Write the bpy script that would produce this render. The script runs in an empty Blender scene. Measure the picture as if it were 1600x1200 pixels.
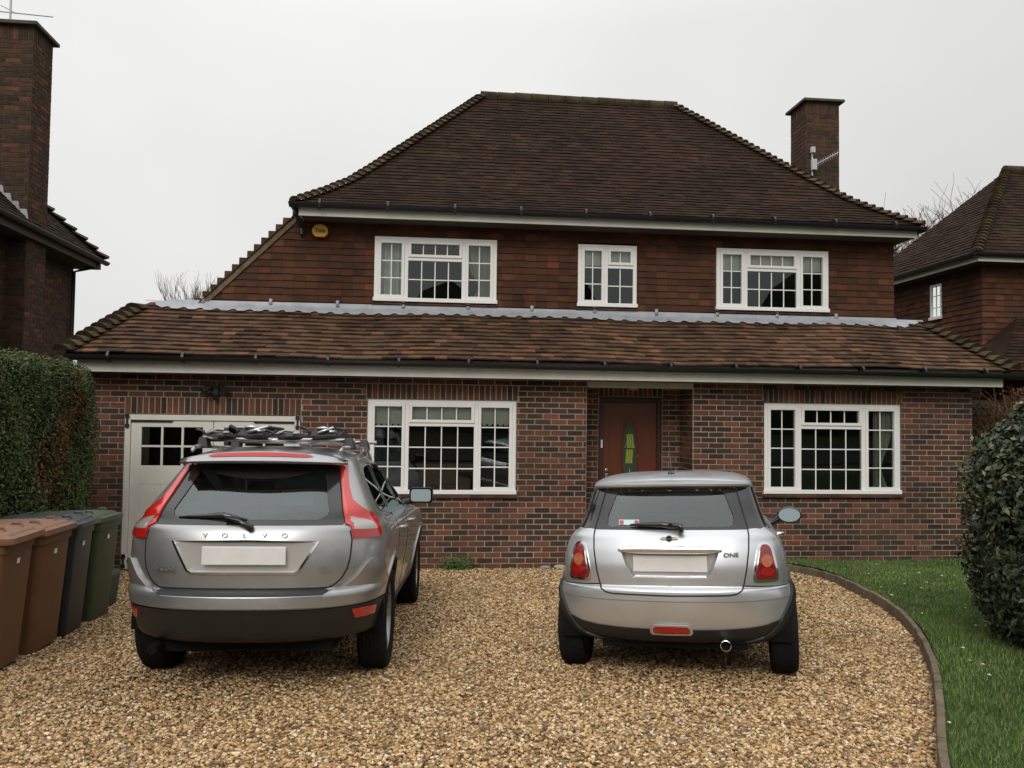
import bpy, bmesh, math, random
import numpy as np
from mathutils import Vector, Matrix
from mathutils.geometry import delaunay_2d_cdt
random.seed(7); RNG = np.random.default_rng(11)
R = math.radians
S = bpy.context.scene
COL = S.collection
SL = 0.046                                   # the drive falls this much per metre towards the house

# ------------------------------------------------------------------ camera
AZ, PITCH, ROLL = 0.106, 0.040, 0.0125
cd = bpy.data.cameras.new('camera'); cam = bpy.data.objects.new('camera', cd); COL.objects.link(cam)
cd.sensor_width = 36; cd.lens = 36 * 1340 / 1600; cd.clip_end = 900; cd.clip_start = .05
fwd = Vector((math.sin(AZ) * math.cos(PITCH), math.cos(AZ) * math.cos(PITCH), math.sin(PITCH)))
rt = Vector((math.cos(AZ), -math.sin(AZ), 0)); up = rt.cross(fwd)
rr = rt * math.cos(ROLL) + up * math.sin(ROLL); uu = -rt * math.sin(ROLL) + up * math.cos(ROLL)
M4 = Matrix((rr, uu, -fwd)).transposed().to_4x4(); M4.translation = Vector((0, -11.6, 2.03)); cam.matrix_world = M4
S.camera = cam
S.render.resolution_x = 1024; S.render.resolution_y = 768

# ------------------------------------------------------------------ world, sun, exposure
w = bpy.data.worlds.new('World'); S.world = w; w.use_nodes = True
nt = w.node_tree; nt.nodes.clear()
def N(t, typ, **kw):
    n = t.nodes.new(typ)
    for k, v in kw.items():
        if k in ('inp',):
            for a, b in v.items(): n.inputs[a].default_value = b
        else: setattr(n, k, v)
    return n
sky = N(nt, 'ShaderNodeTexSky', sky_type='NISHITA', sun_disc=False, sun_elevation=R(38), sun_rotation=R(200))
hs = N(nt, 'ShaderNodeHueSaturation', inp={'Saturation': .10, 'Value': .085})
tc = N(nt, 'ShaderNodeTexCoord'); sx = N(nt, 'ShaderNodeSeparateXYZ')
nz = N(nt, 'ShaderNodeTexNoise', inp={'Scale': 1.6, 'Detail': 4, 'Roughness': .45})
rp = N(nt, 'ShaderNodeValToRGB')                   # overcast: brighter towards the zenith
rp.color_ramp.elements[0].position = .0; rp.color_ramp.elements[0].color = (.71, .705, .68, 1)
rp.color_ramp.elements[1].position = 1.0; rp.color_ramp.elements[1].color = (1.85, 1.86, 1.90, 1)
e = rp.color_ramp.elements.new(.42); e.color = (.83, .83, .815, 1)
cr = N(nt, 'ShaderNodeMapRange', inp={'From Min': .3, 'From Max': .7, 'To Min': .84, 'To Max': 1.05})
xr = N(nt, 'ShaderNodeMapRange', inp={'From Min': -.4, 'From Max': .75, 'To Min': 1.02, 'To Max': .82})
m1 = N(nt, 'ShaderNodeMix', data_type='RGBA', inp={'Factor': .88})
mul = N(nt, 'ShaderNodeMath', operation='MULTIPLY'); bgn = N(nt, 'ShaderNodeBackground', inp={'Strength': 1.0}); ow = N(nt, 'ShaderNodeOutputWorld')
L = nt.links.new
L(sky.outputs[0], hs.inputs['Color']); L(tc.outputs['Generated'], sx.inputs[0]); L(tc.outputs['Generated'], nz.inputs['Vector'])
L(sx.outputs['Z'], rp.inputs[0]); L(nz.outputs[0], cr.inputs[0]); L(sx.outputs['X'], xr.inputs[0])
L(hs.outputs[0], m1.inputs[6]); L(rp.outputs[0], m1.inputs[7]); L(m1.outputs[2], bgn.inputs[0])
L(cr.outputs[0], mul.inputs[0]); L(xr.outputs[0], mul.inputs[1]); L(mul.outputs[0], bgn.inputs[1]); L(bgn.outputs[0], ow.inputs[0])
ld = bpy.data.lights.new('sun', 'SUN'); ld.energy = .95; ld.angle = R(25); ld.color = (1, .97, .92)
lo = bpy.data.objects.new('sun', ld); COL.objects.link(lo); lo.rotation_euler = (R(52), 0, R(-20))
S.view_settings.view_transform = 'Standard'; S.view_settings.look = 'None'; S.view_settings.gamma = 1
S.view_settings.exposure = 0.22

# ------------------------------------------------------------------ helpers
def tag(o, label=None, cat=None, group=None, kind=None):
    for k, v in (('label', label), ('category', cat), ('group', group), ('kind', kind)):
        if v: o[k] = v
    return o
def empty(name, loc=(0, 0, 0), label=None, cat=None, group=None, rot=None):
    o = bpy.data.objects.new(name, None); COL.objects.link(o); o.location = loc; o.empty_display_size = .1
    if rot: o.rotation_euler = rot
    return tag(o, label, cat, group)
class MB:
    def __init__(s): s.v = []; s.f = []; s.m = []; s.r = []
    def add(s, vs, fs, m=0, r=None):
        b = len(s.v); s.v += [tuple(p) for p in vs]; r = random.random() if r is None else r
        for f in fs: s.f.append([b + i for i in f]); s.m.append(m); s.r.append(r)
    def hexa(s, p, m=0, r=None):             # p: 4 lower + 4 upper, both counter-clockwise from above
        s.add(p, [(3, 2, 1, 0), (4, 5, 6, 7), (0, 1, 5, 4), (1, 2, 6, 5), (2, 3, 7, 6), (3, 0, 4, 7)], m, r)
    def box(s, x0, x1, y0, y1, z0, z1, m=0, r=None):
        s.hexa([(x0, y0, z0), (x1, y0, z0), (x1, y1, z0), (x0, y1, z0), (x0, y0, z1), (x1, y0, z1), (x1, y1, z1), (x0, y1, z1)], m, r)
    def tube(s, pts, rad, seg=8, m=0, r=None, cap=True):
        pts = [Vector(p) for p in pts]; n = len(pts); rads = rad if isinstance(rad, (list, tuple)) else [rad] * n
        vs = []; fs = []; prev = None
        for i, p in enumerate(pts):
            d = (pts[min(i + 1, n - 1)] - pts[max(i - 1, 0)]).normalized()
            if prev is None:
                a = Vector((0, 0, 1)) if abs(d.z) < .9 else Vector((1, 0, 0)); u = d.cross(a).normalized()
            else: u = (prev - d * prev.dot(d)).normalized()
            prev = u; q = d.cross(u)
            for k in range(seg):
                t = 2 * math.pi * k / seg; vs.append(p + (u * math.cos(t) + q * math.sin(t)) * rads[i])
        for i in range(n - 1):
            for k in range(seg): fs.append((i * seg + k, i * seg + (k + 1) % seg, (i + 1) * seg + (k + 1) % seg, (i + 1) * seg + k))
        if cap: fs.append(tuple(range(seg))[::-1]); fs.append(tuple((n - 1) * seg + k for k in range(seg)))
        s.add(vs, fs, m, r)
    def lathe(s, prof, c, axis='x', seg=32, m=0, r=None, sx=1, sy=1):    # prof: (radius, along axis)
        vs = []; fs = []; n = len(prof)
        for k in range(seg):
            t = 2 * math.pi * k / seg; a, b = math.cos(t) * sx, math.sin(t) * sy
            for (q, h) in prof:
                if axis == 'x': vs.append((c[0] + h, c[1] + q * a, c[2] + q * b))
                elif axis == 'y': vs.append((c[0] + q * a, c[1] + h, c[2] + q * b))
                else: vs.append((c[0] + q * a, c[1] + q * b, c[2] + h))
        for k in range(seg):
            for i in range(n - 1):
                k2 = (k + 1) % seg; fs.append((k * n + i, k2 * n + i, k2 * n + i + 1, k * n + i + 1))
        s.add(vs, fs, m, r)
    def prism(s, poly, fn, d0, d1, m=0, r=None):   # poly 2D, fn(a,b,d)->3D
        n = len(poly); vs = [fn(a, b, d0) for a, b in poly] + [fn(a, b, d1) for a, b in poly]
        s.add(vs, [tuple(range(n))[::-1], tuple(range(n, 2 * n))] + [(i, (i + 1) % n, n + (i + 1) % n, n + i) for i in range(n)], m, r)
    def build(s, name, mats, parent=None, smooth=False, bevel=0, fixn=False):
        me = bpy.data.meshes.new(name); me.from_pydata(s.v, [], s.f); me.update()
        if not isinstance(mats, (list, tuple)): mats = [mats]
        for m in mats: me.materials.append(m)
        me.polygons.foreach_set('material_index', s.m)
        a = me.attributes.new('rnd', 'FLOAT', 'FACE'); a.data.foreach_set('value', s.r)
        if fixn:
            bm = bmesh.new(); bm.from_mesh(me); bmesh.ops.recalc_face_normals(bm, faces=bm.faces); bm.to_mesh(me); bm.free()
        if smooth: me.shade_smooth()
        o = bpy.data.objects.new(name, me); COL.objects.link(o)
        if parent: o.parent = parent
        if smooth == 'auto' :
            md = o.modifiers.new('es', 'EDGE_SPLIT'); md.split_angle = R(38)
        if bevel:
            md = o.modifiers.new('bv', 'BEVEL'); md.width = bevel; md.segments = 2; md.limit_method = 'ANGLE'; md.angle_limit = R(40)
        return o
def np_mesh(name, V, F, rnd, mat, parent=None, smooth=False):   # V (n,3), F (m,4) or (m,3)
    me = bpy.data.meshes.new(name); k = F.shape[1]
    me.vertices.add(len(V)); me.vertices.foreach_set('co', V.astype(np.float32).ravel())
    me.loops.add(F.size); me.loops.foreach_set('vertex_index', F.astype(np.int32).ravel())
    me.polygons.add(len(F)); me.polygons.foreach_set('loop_start', np.arange(0, F.size, k, dtype=np.int32))
    me.update(calc_edges=True); me.materials.append(mat)
    a = me.attributes.new('rnd', 'FLOAT', 'FACE'); a.data.foreach_set('value', rnd.astype(np.float32))
    if smooth: me.shade_smooth()
    o = bpy.data.objects.new(name, me); COL.objects.link(o)
    if parent: o.parent = parent
    return o
def text(txt, size, mat, parent, M, name='lettering', ext=.002, sx=1.0, bold=0):
    c = bpy.data.curves.new('t', 'FONT'); c.body = txt; c.size = size; c.extrude = ext; c.align_x = 'CENTER'; c.align_y = 'CENTER'; c.offset = bold
    o = bpy.data.objects.new('t', c); COL.objects.link(o); dg = bpy.context.evaluated_depsgraph_get()
    me = bpy.data.meshes.new_from_object(o.evaluated_get(dg)); bpy.data.objects.remove(o)
    me.transform(Matrix.Diagonal((sx, 1, 1, 1))); me.transform(M); me.materials.clear(); me.materials.append(mat)
    t = bpy.data.objects.new(name, me); COL.objects.link(t); t.parent = parent
    return t

# ------------------------------------------------------------------ materials
def mat(name, col, rough=.6, metal=0, noise=None, bump=None, spec=.5, coat=0, ramp=None, trans=0, rndvar=0, em=None, bscale=None):
    """noise=(scale, amount): colour breakup; bump=(scale, strength); ramp=list of (pos,col) driven by per-piece random."""
    m = bpy.data.materials.new(name); m.use_nodes = True; t = m.node_tree; b = t.nodes['Principled BSDF']
    b.inputs['Base Color'].default_value = (*col, 1); b.inputs['Roughness'].default_value = rough; b.inputs['Metallic'].default_value = metal
    b.inputs['Specular IOR Level'].default_value = spec if rough < .78 else .10; b.inputs['Coat Weight'].default_value = coat; b.inputs['Coat Roughness'].default_value = .04
    tcn = N(t, 'ShaderNodeTexCoord'); out = None
    if ramp:
        at = N(t, 'ShaderNodeAttribute', attribute_name='rnd'); cr = N(t, 'ShaderNodeValToRGB'); el = cr.color_ramp.elements
        while len(el) > 1: el.remove(el[-1])
        el[0].position = ramp[0][0]; el[0].color = (*ramp[0][1], 1)
        for p, c in ramp[1:]: x = el.new(p); x.color = (*c, 1)
        t.links.new(at.outputs['Fac'], cr.inputs[0]); out = cr.outputs[0]
    if noise:
        nn = N(t, 'ShaderNodeTexNoise', inp={'Scale': noise[0], 'Detail': 5, 'Roughness': .65}); t.links.new(tcn.outputs['Object'], nn.inputs['Vector'])
        mr = N(t, 'ShaderNodeMapRange', inp={'From Min': .3, 'From Max': .7, 'To Min': 1 - noise[1], 'To Max': 1 + noise[1]}); t.links.new(nn.outputs[0], mr.inputs[0])
        mx = N(t, 'ShaderNodeVectorMath', operation='SCALE')
        if out: t.links.new(out, mx.inputs[0])
        else: mx.inputs[0].default_value = col
        t.links.new(mr.outputs[0], mx.inputs['Scale']); out = mx.outputs[0]
        if len(noise) > 2:                    # blotches of a second colour: (scale, amount, colour, scale2, threshold)
            n2 = N(t, 'ShaderNodeTexNoise', inp={'Scale': noise[3], 'Detail': 6, 'Roughness': .7}); t.links.new(tcn.outputs['Object'], n2.inputs['Vector'])
            m2 = N(t, 'ShaderNodeMapRange', inp={'From Min': noise[4], 'From Max': noise[4] + .14, 'To Min': 0, 'To Max': .8}); t.links.new(n2.outputs[0], m2.inputs[0])
            mm = N(t, 'ShaderNodeMix', data_type='RGBA'); t.links.new(m2.outputs[0], mm.inputs[0]); t.links.new(out, mm.inputs[6]); mm.inputs[7].default_value = (*noise[2], 1); out = mm.outputs[2]
    if out: t.links.new(out, b.inputs['Base Color'])
    if bump:
        bn = N(t, 'ShaderNodeTexNoise', inp={'Scale': bump[0], 'Detail': 4}); t.links.new(tcn.outputs['Object'], bn.inputs['Vector'])
        bp = N(t, 'ShaderNodeBump', inp={'Strength': bump[1], 'Distance': .01}); t.links.new(bn.outputs[0], bp.inputs['Height']); t.links.new(bp.outputs[0], b.inputs['Normal'])
    if trans: b.inputs['Transmission Weight'].default_value = trans
    if em: b.inputs['Emission Color'].default_value = (*em[0], 1); b.inputs['Emission Strength'].default_value = em[1]
    return m
def glass_mat(name, tint, rough=0.0, ior=1.5, wave=0):
    m = bpy.data.materials.new(name); m.use_nodes = True; t = m.node_tree; t.nodes.clear()
    o = N(t, 'ShaderNodeOutputMaterial'); tr = N(t, 'ShaderNodeBsdfTransparent', inp={'Color': (*tint, 1)}); gl = N(t, 'ShaderNodeBsdfGlossy', inp={'Roughness': rough, 'Color': (.92, 1, .97, 1)})
    fr = N(t, 'ShaderNodeFresnel', inp={'IOR': ior}); mx = N(t, 'ShaderNodeMixShader')
    t.links.new(fr.outputs[0], mx.inputs[0]); t.links.new(tr.outputs[0], mx.inputs[1]); t.links.new(gl.outputs[0], mx.inputs[2]); t.links.new(mx.outputs[0], o.inputs[0])
    if wave:
        tcn = N(t, 'ShaderNodeTexCoord'); n = N(t, 'ShaderNodeTexNoise', inp={'Scale': 1.5, 'Detail': 1}); bp = N(t, 'ShaderNodeBump', inp={'Strength': wave, 'Distance': .02})
        t.links.new(tcn.outputs['Object'], n.inputs[0]); t.links.new(n.outputs[0], bp.inputs['Height']); t.links.new(bp.outputs[0], gl.inputs['Normal']); t.links.new(bp.outputs[0], fr.inputs['Normal'])
    return m
brick_ramp = [(0, (.050, .036, .029)), (.22, (.066, .043, .032)), (.42, (.092, .050, .036)), (.65, (.124, .057, .039)), (.88, (.155, .065, .043)), (1, (.20, .08, .05))]
MT = dict(
    brick=mat('brick', (.15, .06, .04), .9, ramp=brick_ramp, noise=(1.3, .30, (.055, .045, .034), 1.1, .60), bump=(60, .5)),
    mortar=mat('mortar', (.36, .30, .225), .95, noise=(1.1, .35), bump=(90, .4)),
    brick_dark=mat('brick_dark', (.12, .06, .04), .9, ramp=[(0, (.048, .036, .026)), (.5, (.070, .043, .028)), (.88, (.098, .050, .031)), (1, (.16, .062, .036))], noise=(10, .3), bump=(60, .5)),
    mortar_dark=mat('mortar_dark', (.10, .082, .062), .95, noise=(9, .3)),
    roof=mat('roof_tile', (.05, .035, .03), .85, ramp=[(0, (0.0225, 0.0126, 0.0084)), (.5, (0.0300, 0.0167, 0.0104)), (.9, (0.0376, 0.0206, 0.0121)), (1, (0.0486, 0.0253, 0.0145))], noise=(1.2, .28, (.050, .037, .018), 1.5, .56), bump=(70, .5)),
    roof2=mat('roof_tile_low', (.10, .06, .04), .85, ramp=[(0, (.055, .034, .023)), (.35, (.090, .054, .034)), (.85, (.122, .070, .042)), (.97, (.165, .080, .045)), (1, (.20, .105, .06))], noise=(1.1, .40, (.040, .029, .020), 1.3, .55), bump=(80, .6)),
    bonnet=mat('bonnet_tile', (.08, .06, .04), .9, ramp=[(0, (.05, .035, .022)), (1, (.10, .068, .040))], noise=(6, .35, (.11, .10, .045), 5, .52), bump=(60, .6)),
    moss=mat('moss', (.075, .075, .025), .95, noise=(20, .4)),
    hung=mat('hung_tile', (.11, .05, .03), .85, ramp=[(0, (0.0628, 0.0322, 0.0200)), (.3, (0.0762, 0.0370, 0.0228)), (.65, (0.0896, 0.0408, 0.0237)), (.92, (0.1087, 0.0455, 0.0257)), (1, (0.1678, 0.0599, 0.0324))], noise=(1.2, .30), bump=(50, .4)),
    felt=mat('felt', (.02, .016, .014), .95),
    lead=mat('lead', (.34, .35, .37), .55, noise=(5, .18), bump=(8, .35), metal=.15),
    white=mat('upvc', (.86, .85, .81), .35, noise=(2, .03)),
    fascia=mat('fascia', (.70, .68, .61), .5, noise=(3, .10)),
    gwhite=mat('garage_paint', (.74, .71, .63), .6, noise=(3, .06, (.38, .35, .29), 6, .64)),
    cream=mat('cream_paint', (.50, .47, .37), .6, noise=(4, .08)),
    black=mat('black_plastic', (.014, .014, .015), .45), iron=mat('black_iron', (.012, .012, .012), .6),
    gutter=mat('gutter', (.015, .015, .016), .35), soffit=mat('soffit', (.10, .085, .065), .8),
    glass=glass_mat('window_glass', (.86, .90, .89), 0.0, 1.68, .05),
    dark=mat('dark_room', (.018, .016, .015), .9), room=mat('room_wall', (.05, .045, .04), .9),
    curtain=mat('curtain', (.85, .85, .80), .9), blind=mat('blind', (.75, .73, .64), .9), drape=mat('drape', (.55, .55, .44), .9),
    door=mat('front_door', (.125, .034, .015), .35, noise=(2, .08)), dframe=mat('door_frame', (.045, .014, .010), .5),
    yellow=mat('alarm_yellow', (.75, .38, .03), .45), chrome=mat('chrome', (.75, .76, .77), .12, 1.0),
    navy=mat('dark_text', (.03, .025, .05), .5), aerial=mat('aerial_grey', (.5, .5, .5), .5, .3),
    sill=mat('sill_tile', (.085, .045, .033), .85, ramp=[(0, (.06, .035, .027)), (1, (.12, .06, .04))], noise=(20, .2)),
    vapple=mat('yellow_green_glass', (.30, .36, .05), .3), leadglass=mat('pattern_glass', (.05, .07, .045), .25),
)

# ------------------------------------------------------------------ brick and tile builders
def brick_wall(mb, P, u0, u1, z0, z1, holes=(), soldiers=(), course=.075, blen=.225, gap=.015, phase=0, mi=0, prj=.007):
    """P(u, d, z) -> 3D, d = distance out of the wall plane. holes: (u0,u1,z0,z1); soldiers: the same, filled with upright bricks."""
    def brick(a, b, c, d):
        if b - a < .02 or d - c < .012: return
        o = prj + random.uniform(-.0018, .0018); r = random.random(); g = gap / 2
        j = [random.uniform(-.0014, .0014) for _ in range(4)]
        q = [(a + g + j[0], c + g), (b - g + j[1], c + g + j[2] * .6), (b - g, d - g + j[3] * .6), (a + g, d - g)]
        vs = [P(x, 0, z) for x, z in q] + [P(x, o, z) for x, z in q]
        mb.add(vs, [(4, 5, 6, 7), (0, 1, 5, 4), (1, 2, 6, 5), (2, 3, 7, 6), (3, 0, 4, 7)], mi, r)
    n0 = int(math.floor(z0 / course)); blocks = list(holes) + list(soldiers)
    for k in range(n0, int(math.ceil(z1 / course))):
        c, d = max(k * course, z0), min((k + 1) * course, z1)
        if d - c < .02: continue
        zm = (c + d) / 2; cuts = [(h[0], h[1]) for h in blocks if h[2] < zm < h[3]]
        st = math.floor(u0 / blen) * blen + (blen / 2 if k % 2 else 0) + phase
        st -= blen
        while st < u1:
            segs = [(max(st, u0), min(st + blen, u1))]
            for (p, q) in cuts:
                ns = []
                for (a, b) in segs:
                    if q <= a or p >= b: ns.append((a, b))
                    else:
                        if p > a: ns.append((a, p))
                        if q < b: ns.append((q, b))
                segs = ns
            for a, b in segs: brick(a, b, c, d)
            st += blen
    for (a, b, c, d) in soldiers:
        n = max(1, round((b - a) / course)); wdt = (b - a) / n
        for i in range(n): brick(a + i * wdt, a + (i + 1) * wdt, c, d)
    # mortar sheet, cut round the holes
    us = sorted({u0, u1, *[h[0] for h in holes if u0 < h[0] < u1], *[h[1] for h in holes if u0 < h[1] < u1]})
    zs = sorted({z0, z1, *[h[2] for h in holes if z0 < h[2] < z1], *[h[3] for h in holes if z0 < h[3] < z1]})
    for a, b in zip(us, us[1:]):
        for c, d in zip(zs, zs[1:]):
            um, zm = (a + b) / 2, (c + d) / 2
            if any(h[0] < um < h[1] and h[2] < zm < h[3] for h in holes): continue
            mb.add([P(a, .0005, c), P(b, .0005, c), P(b, .0005, d), P(a, .0005, d)], [(0, 1, 2, 3)], mi + 1)
def tiles(mb, rows, span, P, width=.165, thick=.013, jit=.004, mi=0, lift=.012, over=.02):
    """rows: list of row arc positions (low->high); span(i, t)->(u0,u1); P(u, t, d)->3D along the slope at arc position t, d out."""
    for i in range(len(rows) - 1):
        t0, t1 = rows[i], rows[i + 1]; a0, b0 = span(t0); a1, b1 = span(t1); off = (width / 2 if i % 2 else 0) + random.uniform(-.01, .01)
        u = math.floor(a0 / width) * width + off - width
        while u < b0:
            x0, x1 = u + .0009, u + width - .0009; u += width
            l0, l1 = max(x0, a0), min(x1, b0); h0, h1 = max(x0, a1), min(x1, b1)
            if l1 - l0 < .01: continue
            if h1 - h0 < .005:
                if h0 > x1 or h1 < x0:
                    h0 = h1 = min(max((l0 + l1) / 2, min(a1, b1)), max(a1, b1))
                    h0 = l0 if x1 > b1 else l1; h1 = h0
                else: h1 = h0 = (h0 + h1) / 2
            j = random.uniform(-jit, jit); k = random.uniform(-jit, jit) * .6; tl = t0 - over + random.uniform(-.003, .003); te = t1 + .01
            lo_ = lift + thick + j
            q = [P(l0, tl, lo_ - thick), P(l1, tl, lo_ - thick + k), P(h1, te, 0), P(h0, te, 0), P(l0, tl, lo_), P(l1, tl, lo_ + k), P(h1, te, thick * .6), P(h0, te, thick * .6)]
            mb.hexa(q, mi)
def bonnets(mb, pts, rad=.085, mi=0, lift=.035, side=None, over=.045):
    """arched hip tiles laid over a hip line given by one point per course (low -> high)."""
    for i in range(len(pts) - 1):
        a, b = Vector(pts[i]), Vector(pts[i + 1]); d = (b - a).normalized(); h = d.cross(Vector((0, 0, 1))).normalized(); n = h.cross(d)
        a = a - d * over; vs = []; K = 7; r0, r1 = rad * 1.25 * random.uniform(.95, 1.05), rad * .8
        for (p, rr_, l) in ((a, r0, lift), (b, r1, -.012)):
            for th in (0, .016):
                for k in range(K):
                    t = math.pi * (k / (K - 1)) * .86 + math.pi * .07
                    vs.append(p + h * math.cos(t) * (rr_ + th) + n * (math.sin(t) * (rr_ + th) * .72 + l - rr_ * .30))
        fs = []
        for k in range(K - 1):
            fs += [(K + k, K + k + 1, 3 * K + k + 1, 3 * K + k), (k, k + 1, K + k + 1, K + k)]
        fs.append(tuple(range(K)))                       # mortar-filled mouth
        mb.add(vs, fs, mi)

# ------------------------------------------------------------------ window builder (parent empty = part, pieces = sub-parts)
def grid_sash(mb, x0, x1, z0, z1, y, cols, rws, proud=0.0, fw=.04, bar=.017):
    """a sash: frame proud of the outer frame and slim glazing bars"""
    f = y - proud
    if fw:
        mb.box(x0, x0 + fw, f, y + .03, z0, z1); mb.box(x1 - fw, x1, f, y + .03, z0, z1)
        mb.box(x0 + fw, x1 - fw, f, y + .03, z0, z0 + fw); mb.box(x0 + fw, x1 - fw, f, y + .03, z1 - fw, z1)
    a, b, c, d = x0 + fw, x1 - fw, z0 + fw, z1 - fw
    for i in range(1, cols):
        x = a + (b - a) * i / cols; mb.box(x - bar / 2, x + bar / 2, y + .004, y + .02, c, d)
    for i in range(1, rws):
        z = c + (d - c) * i / rws; mb.box(a, b, y + .006, y + .018, z - bar / 2, z + bar / 2)
def make_window(parent, x0, x1, z0, z1, Y, split, transom, rows_side, rows_mid, y_in=.02, blinds=None, curtains=(), objs=(), sill=True, label=None):
    wd = empty('window', (0, 0, 0)); wd.parent = parent
    if label: wd['label'] = label
    o = .055; y = Y + y_in; f = MB()
    f.box(x0, x1, y - .02, y + .05, z1 - o, z1); f.box(x0 - .012, x1 + .012, y - .045, y + .05, z0, z0 + o)
    f.box(x0, x0 + o, y - .02, y + .05, z0 + o, z1 - o); f.box(x1 - o, x1, y - .02, y + .05, z0 + o, z1 - o)
    xs = [x0 + o]; 
    for s in split:
        xm = x0 + (x1 - x0) * s; f.box(xm - .028, xm + .028, y - .018, y + .05, z0 + o, z1 - o); xs += [xm - .028, xm + .028]
    xs.append(x1 - o); secs = [(xs[2 * i], xs[2 * i + 1]) for i in range(len(split) + 1)]
    mid = 1; zt = z1 - (z1 - z0) * transom
    for i, (a, b) in enumerate(secs):
        cols = 4 if (i == mid and len(secs) == 3) else 2
        if i == mid:
            f.box(a, b, y - .017, y + .05, zt - .025, zt + .025)
            grid_sash(f, a, b, zt + .025, z1 - o, y, cols, 1, .035)
            grid_sash(f, a, b, z0 + o, zt - .025, y, cols, rows_mid, 0, 0)
        else: grid_sash(f, a, b, z0 + o, z1 - o, y, cols, rows_side, .035)
    f.build('frame', MT['white'], wd, bevel=.004)
    g = MB(); g.add([(x0 + o, y + .012, z0 + o), (x1 - o, y + .012, z0 + o), (x1 - o, y + .012, z1 - o), (x0 + o, y + .012, z1 - o)], [(0, 1, 2, 3)]); g.build('pane', MT['glass'], wd)
    r = MB(); D = 1.6; a, b, c, d = x0 - .25, x1 + .25, z0 - .35, z1 + .1; ya, yb = Y + .09, Y + D
    r.add([(a, ya, c), (b, ya, c), (b, yb, c), (a, yb, c), (a, ya, d), (b, ya, d), (b, yb, d), (a, yb, d)], [(0, 1, 2, 3), (7, 6, 5, 4), (2, 3, 7, 6), (3, 0, 4, 7), (1, 2, 6, 5)])
    r.build('interior', MT['room'], wd)
    if blinds:
        bm_ = MB()
        for (a, b, c) in blinds:
            A, B = secs[a][0] - .01, secs[b][1] + .01
            bm_.box(A, B, y + .07, y + .075, z1 - (z1 - z0) * c, z1)
            if rows_side == 4:
                x = A
                while x < B: bm_.box(x, x + .05, y + .069, y + .076, z1 - (z1 - z0) * c - .022, z1 - (z1 - z0) * c); x += .075
        bm_.build('blind', MT['blind'], wd)
    for (a, b, zz0, zz1, mt, tie) in curtains:
        cm = MB(); K = 60; vs = []; J = 14
        for j in range(J + 1):
            for k in range(K + 1):
                t = k / K; vv = j / J; wv = math.sin(t * 34 + math.sin(t * 9) * 2) * .022 + math.sin(t * 71) * .008
                A, B = a, b
                if tie: sq = math.exp(-((vv - .25) / .28) ** 2) * .55; A = a + (b - a) * (sq if tie > 0 else 0); B = b - (b - a) * (sq if tie < 0 else 0)
                vs.append((A + (B - A) * t, Y + .115 + wv, zz0 + (zz1 - zz0) * vv))
        fs = [(j * (K + 1) + k, j * (K + 1) + k + 1, (j + 1) * (K + 1) + k + 1, (j + 1) * (K + 1) + k) for j in range(J) for k in range(K)]
        cm.add(vs, fs); cm.build('curtain', MT[mt], wd, smooth=True)
    if sill:
        sm = MB(); n = round((x1 - x0 + .06) / .16)
        for i in range(n):
            a = x0 - .03 + (x1 - x0 + .06) * i / n; b = x0 - .03 + (x1 - x0 + .06) * (i + 1) / n - .004
            sm.hexa([(a, Y - .055, z0 - .045), (b, Y - .055, z0 - .045), (b, Y + .03, z0 - .045), (a, Y + .03, z0 - .045), (a, Y - .055, z0 - .02), (b, Y - .055, z0 - .02), (b, Y + .03, z0 - .002), (a, Y + .03, z0 - .002)])
        sm.build('sill', MT['sill'], wd)
    return wd

# ================================================================== GROUND
gz = lambda y: -SL * y
mg = bpy.data.materials.new('gravel'); mg.use_nodes = True; t = mg.node_tree; b = t.nodes['Principled BSDF']; b.inputs['Roughness'].default_value = .9
tcn = N(t, 'ShaderNodeTexCoord'); vo = N(t, 'ShaderNodeTexVoronoi', inp={'Scale': 62}); vf = N(t, 'ShaderNodeTexVoronoi', feature='DISTANCE_TO_EDGE', inp={'Scale': 62})
sc = N(t, 'ShaderNodeSeparateColor'); cr = N(t, 'ShaderNodeValToRGB'); el = cr.color_ramp.elements
GR = [(0, (0.114, 0.072, 0.035)), (.25, (0.250, 0.154, 0.069)), (.5, (0.395, 0.249, 0.111)), (.75, (0.499, 0.330, 0.153)), (.92, (0.603, 0.440, 0.240)), (1, (0.187, 0.165, 0.139))]
def setramp(cr, pts):
    el = cr.color_ramp.elements
    while len(el) > 1: el.remove(el[-1])
    el[0].position = pts[0][0]; el[0].color = (*pts[0][1], 1)
    for p, c in pts[1:]: x = el.new(p); x.color = (*c, 1)
setramp(cr, GR)
t.links.new(tcn.outputs['Object'], vo.inputs['Vector']); t.links.new(tcn.outputs['Object'], vf.inputs['Vector']); t.links.new(vo.outputs['Color'], sc.inputs[0]); t.links.new(sc.outputs[0], cr.inputs[0])
mr = N(t, 'ShaderNodeMapRange', inp={'From Min': 0, 'From Max': .12, 'To Min': .35, 'To Max': .95}); t.links.new(vf.outputs['Distance'], mr.inputs[0])
sv = N(t, 'ShaderNodeVectorMath', operation='SCALE'); t.links.new(cr.outputs[0], sv.inputs[0]); t.links.new(mr.outputs[0], sv.inputs['Scale']); t.links.new(sv.outputs[0], b.inputs['Base Color'])
bp = N(t, 'ShaderNodeBump', inp={'Strength': .8, 'Distance': .012}); t.links.new(vo.outputs['Distance'], bp.inputs['Height']); bp.invert = True; t.links.new(bp.outputs[0], b.inputs['Normal'])
MT['gravel'] = mg
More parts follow.
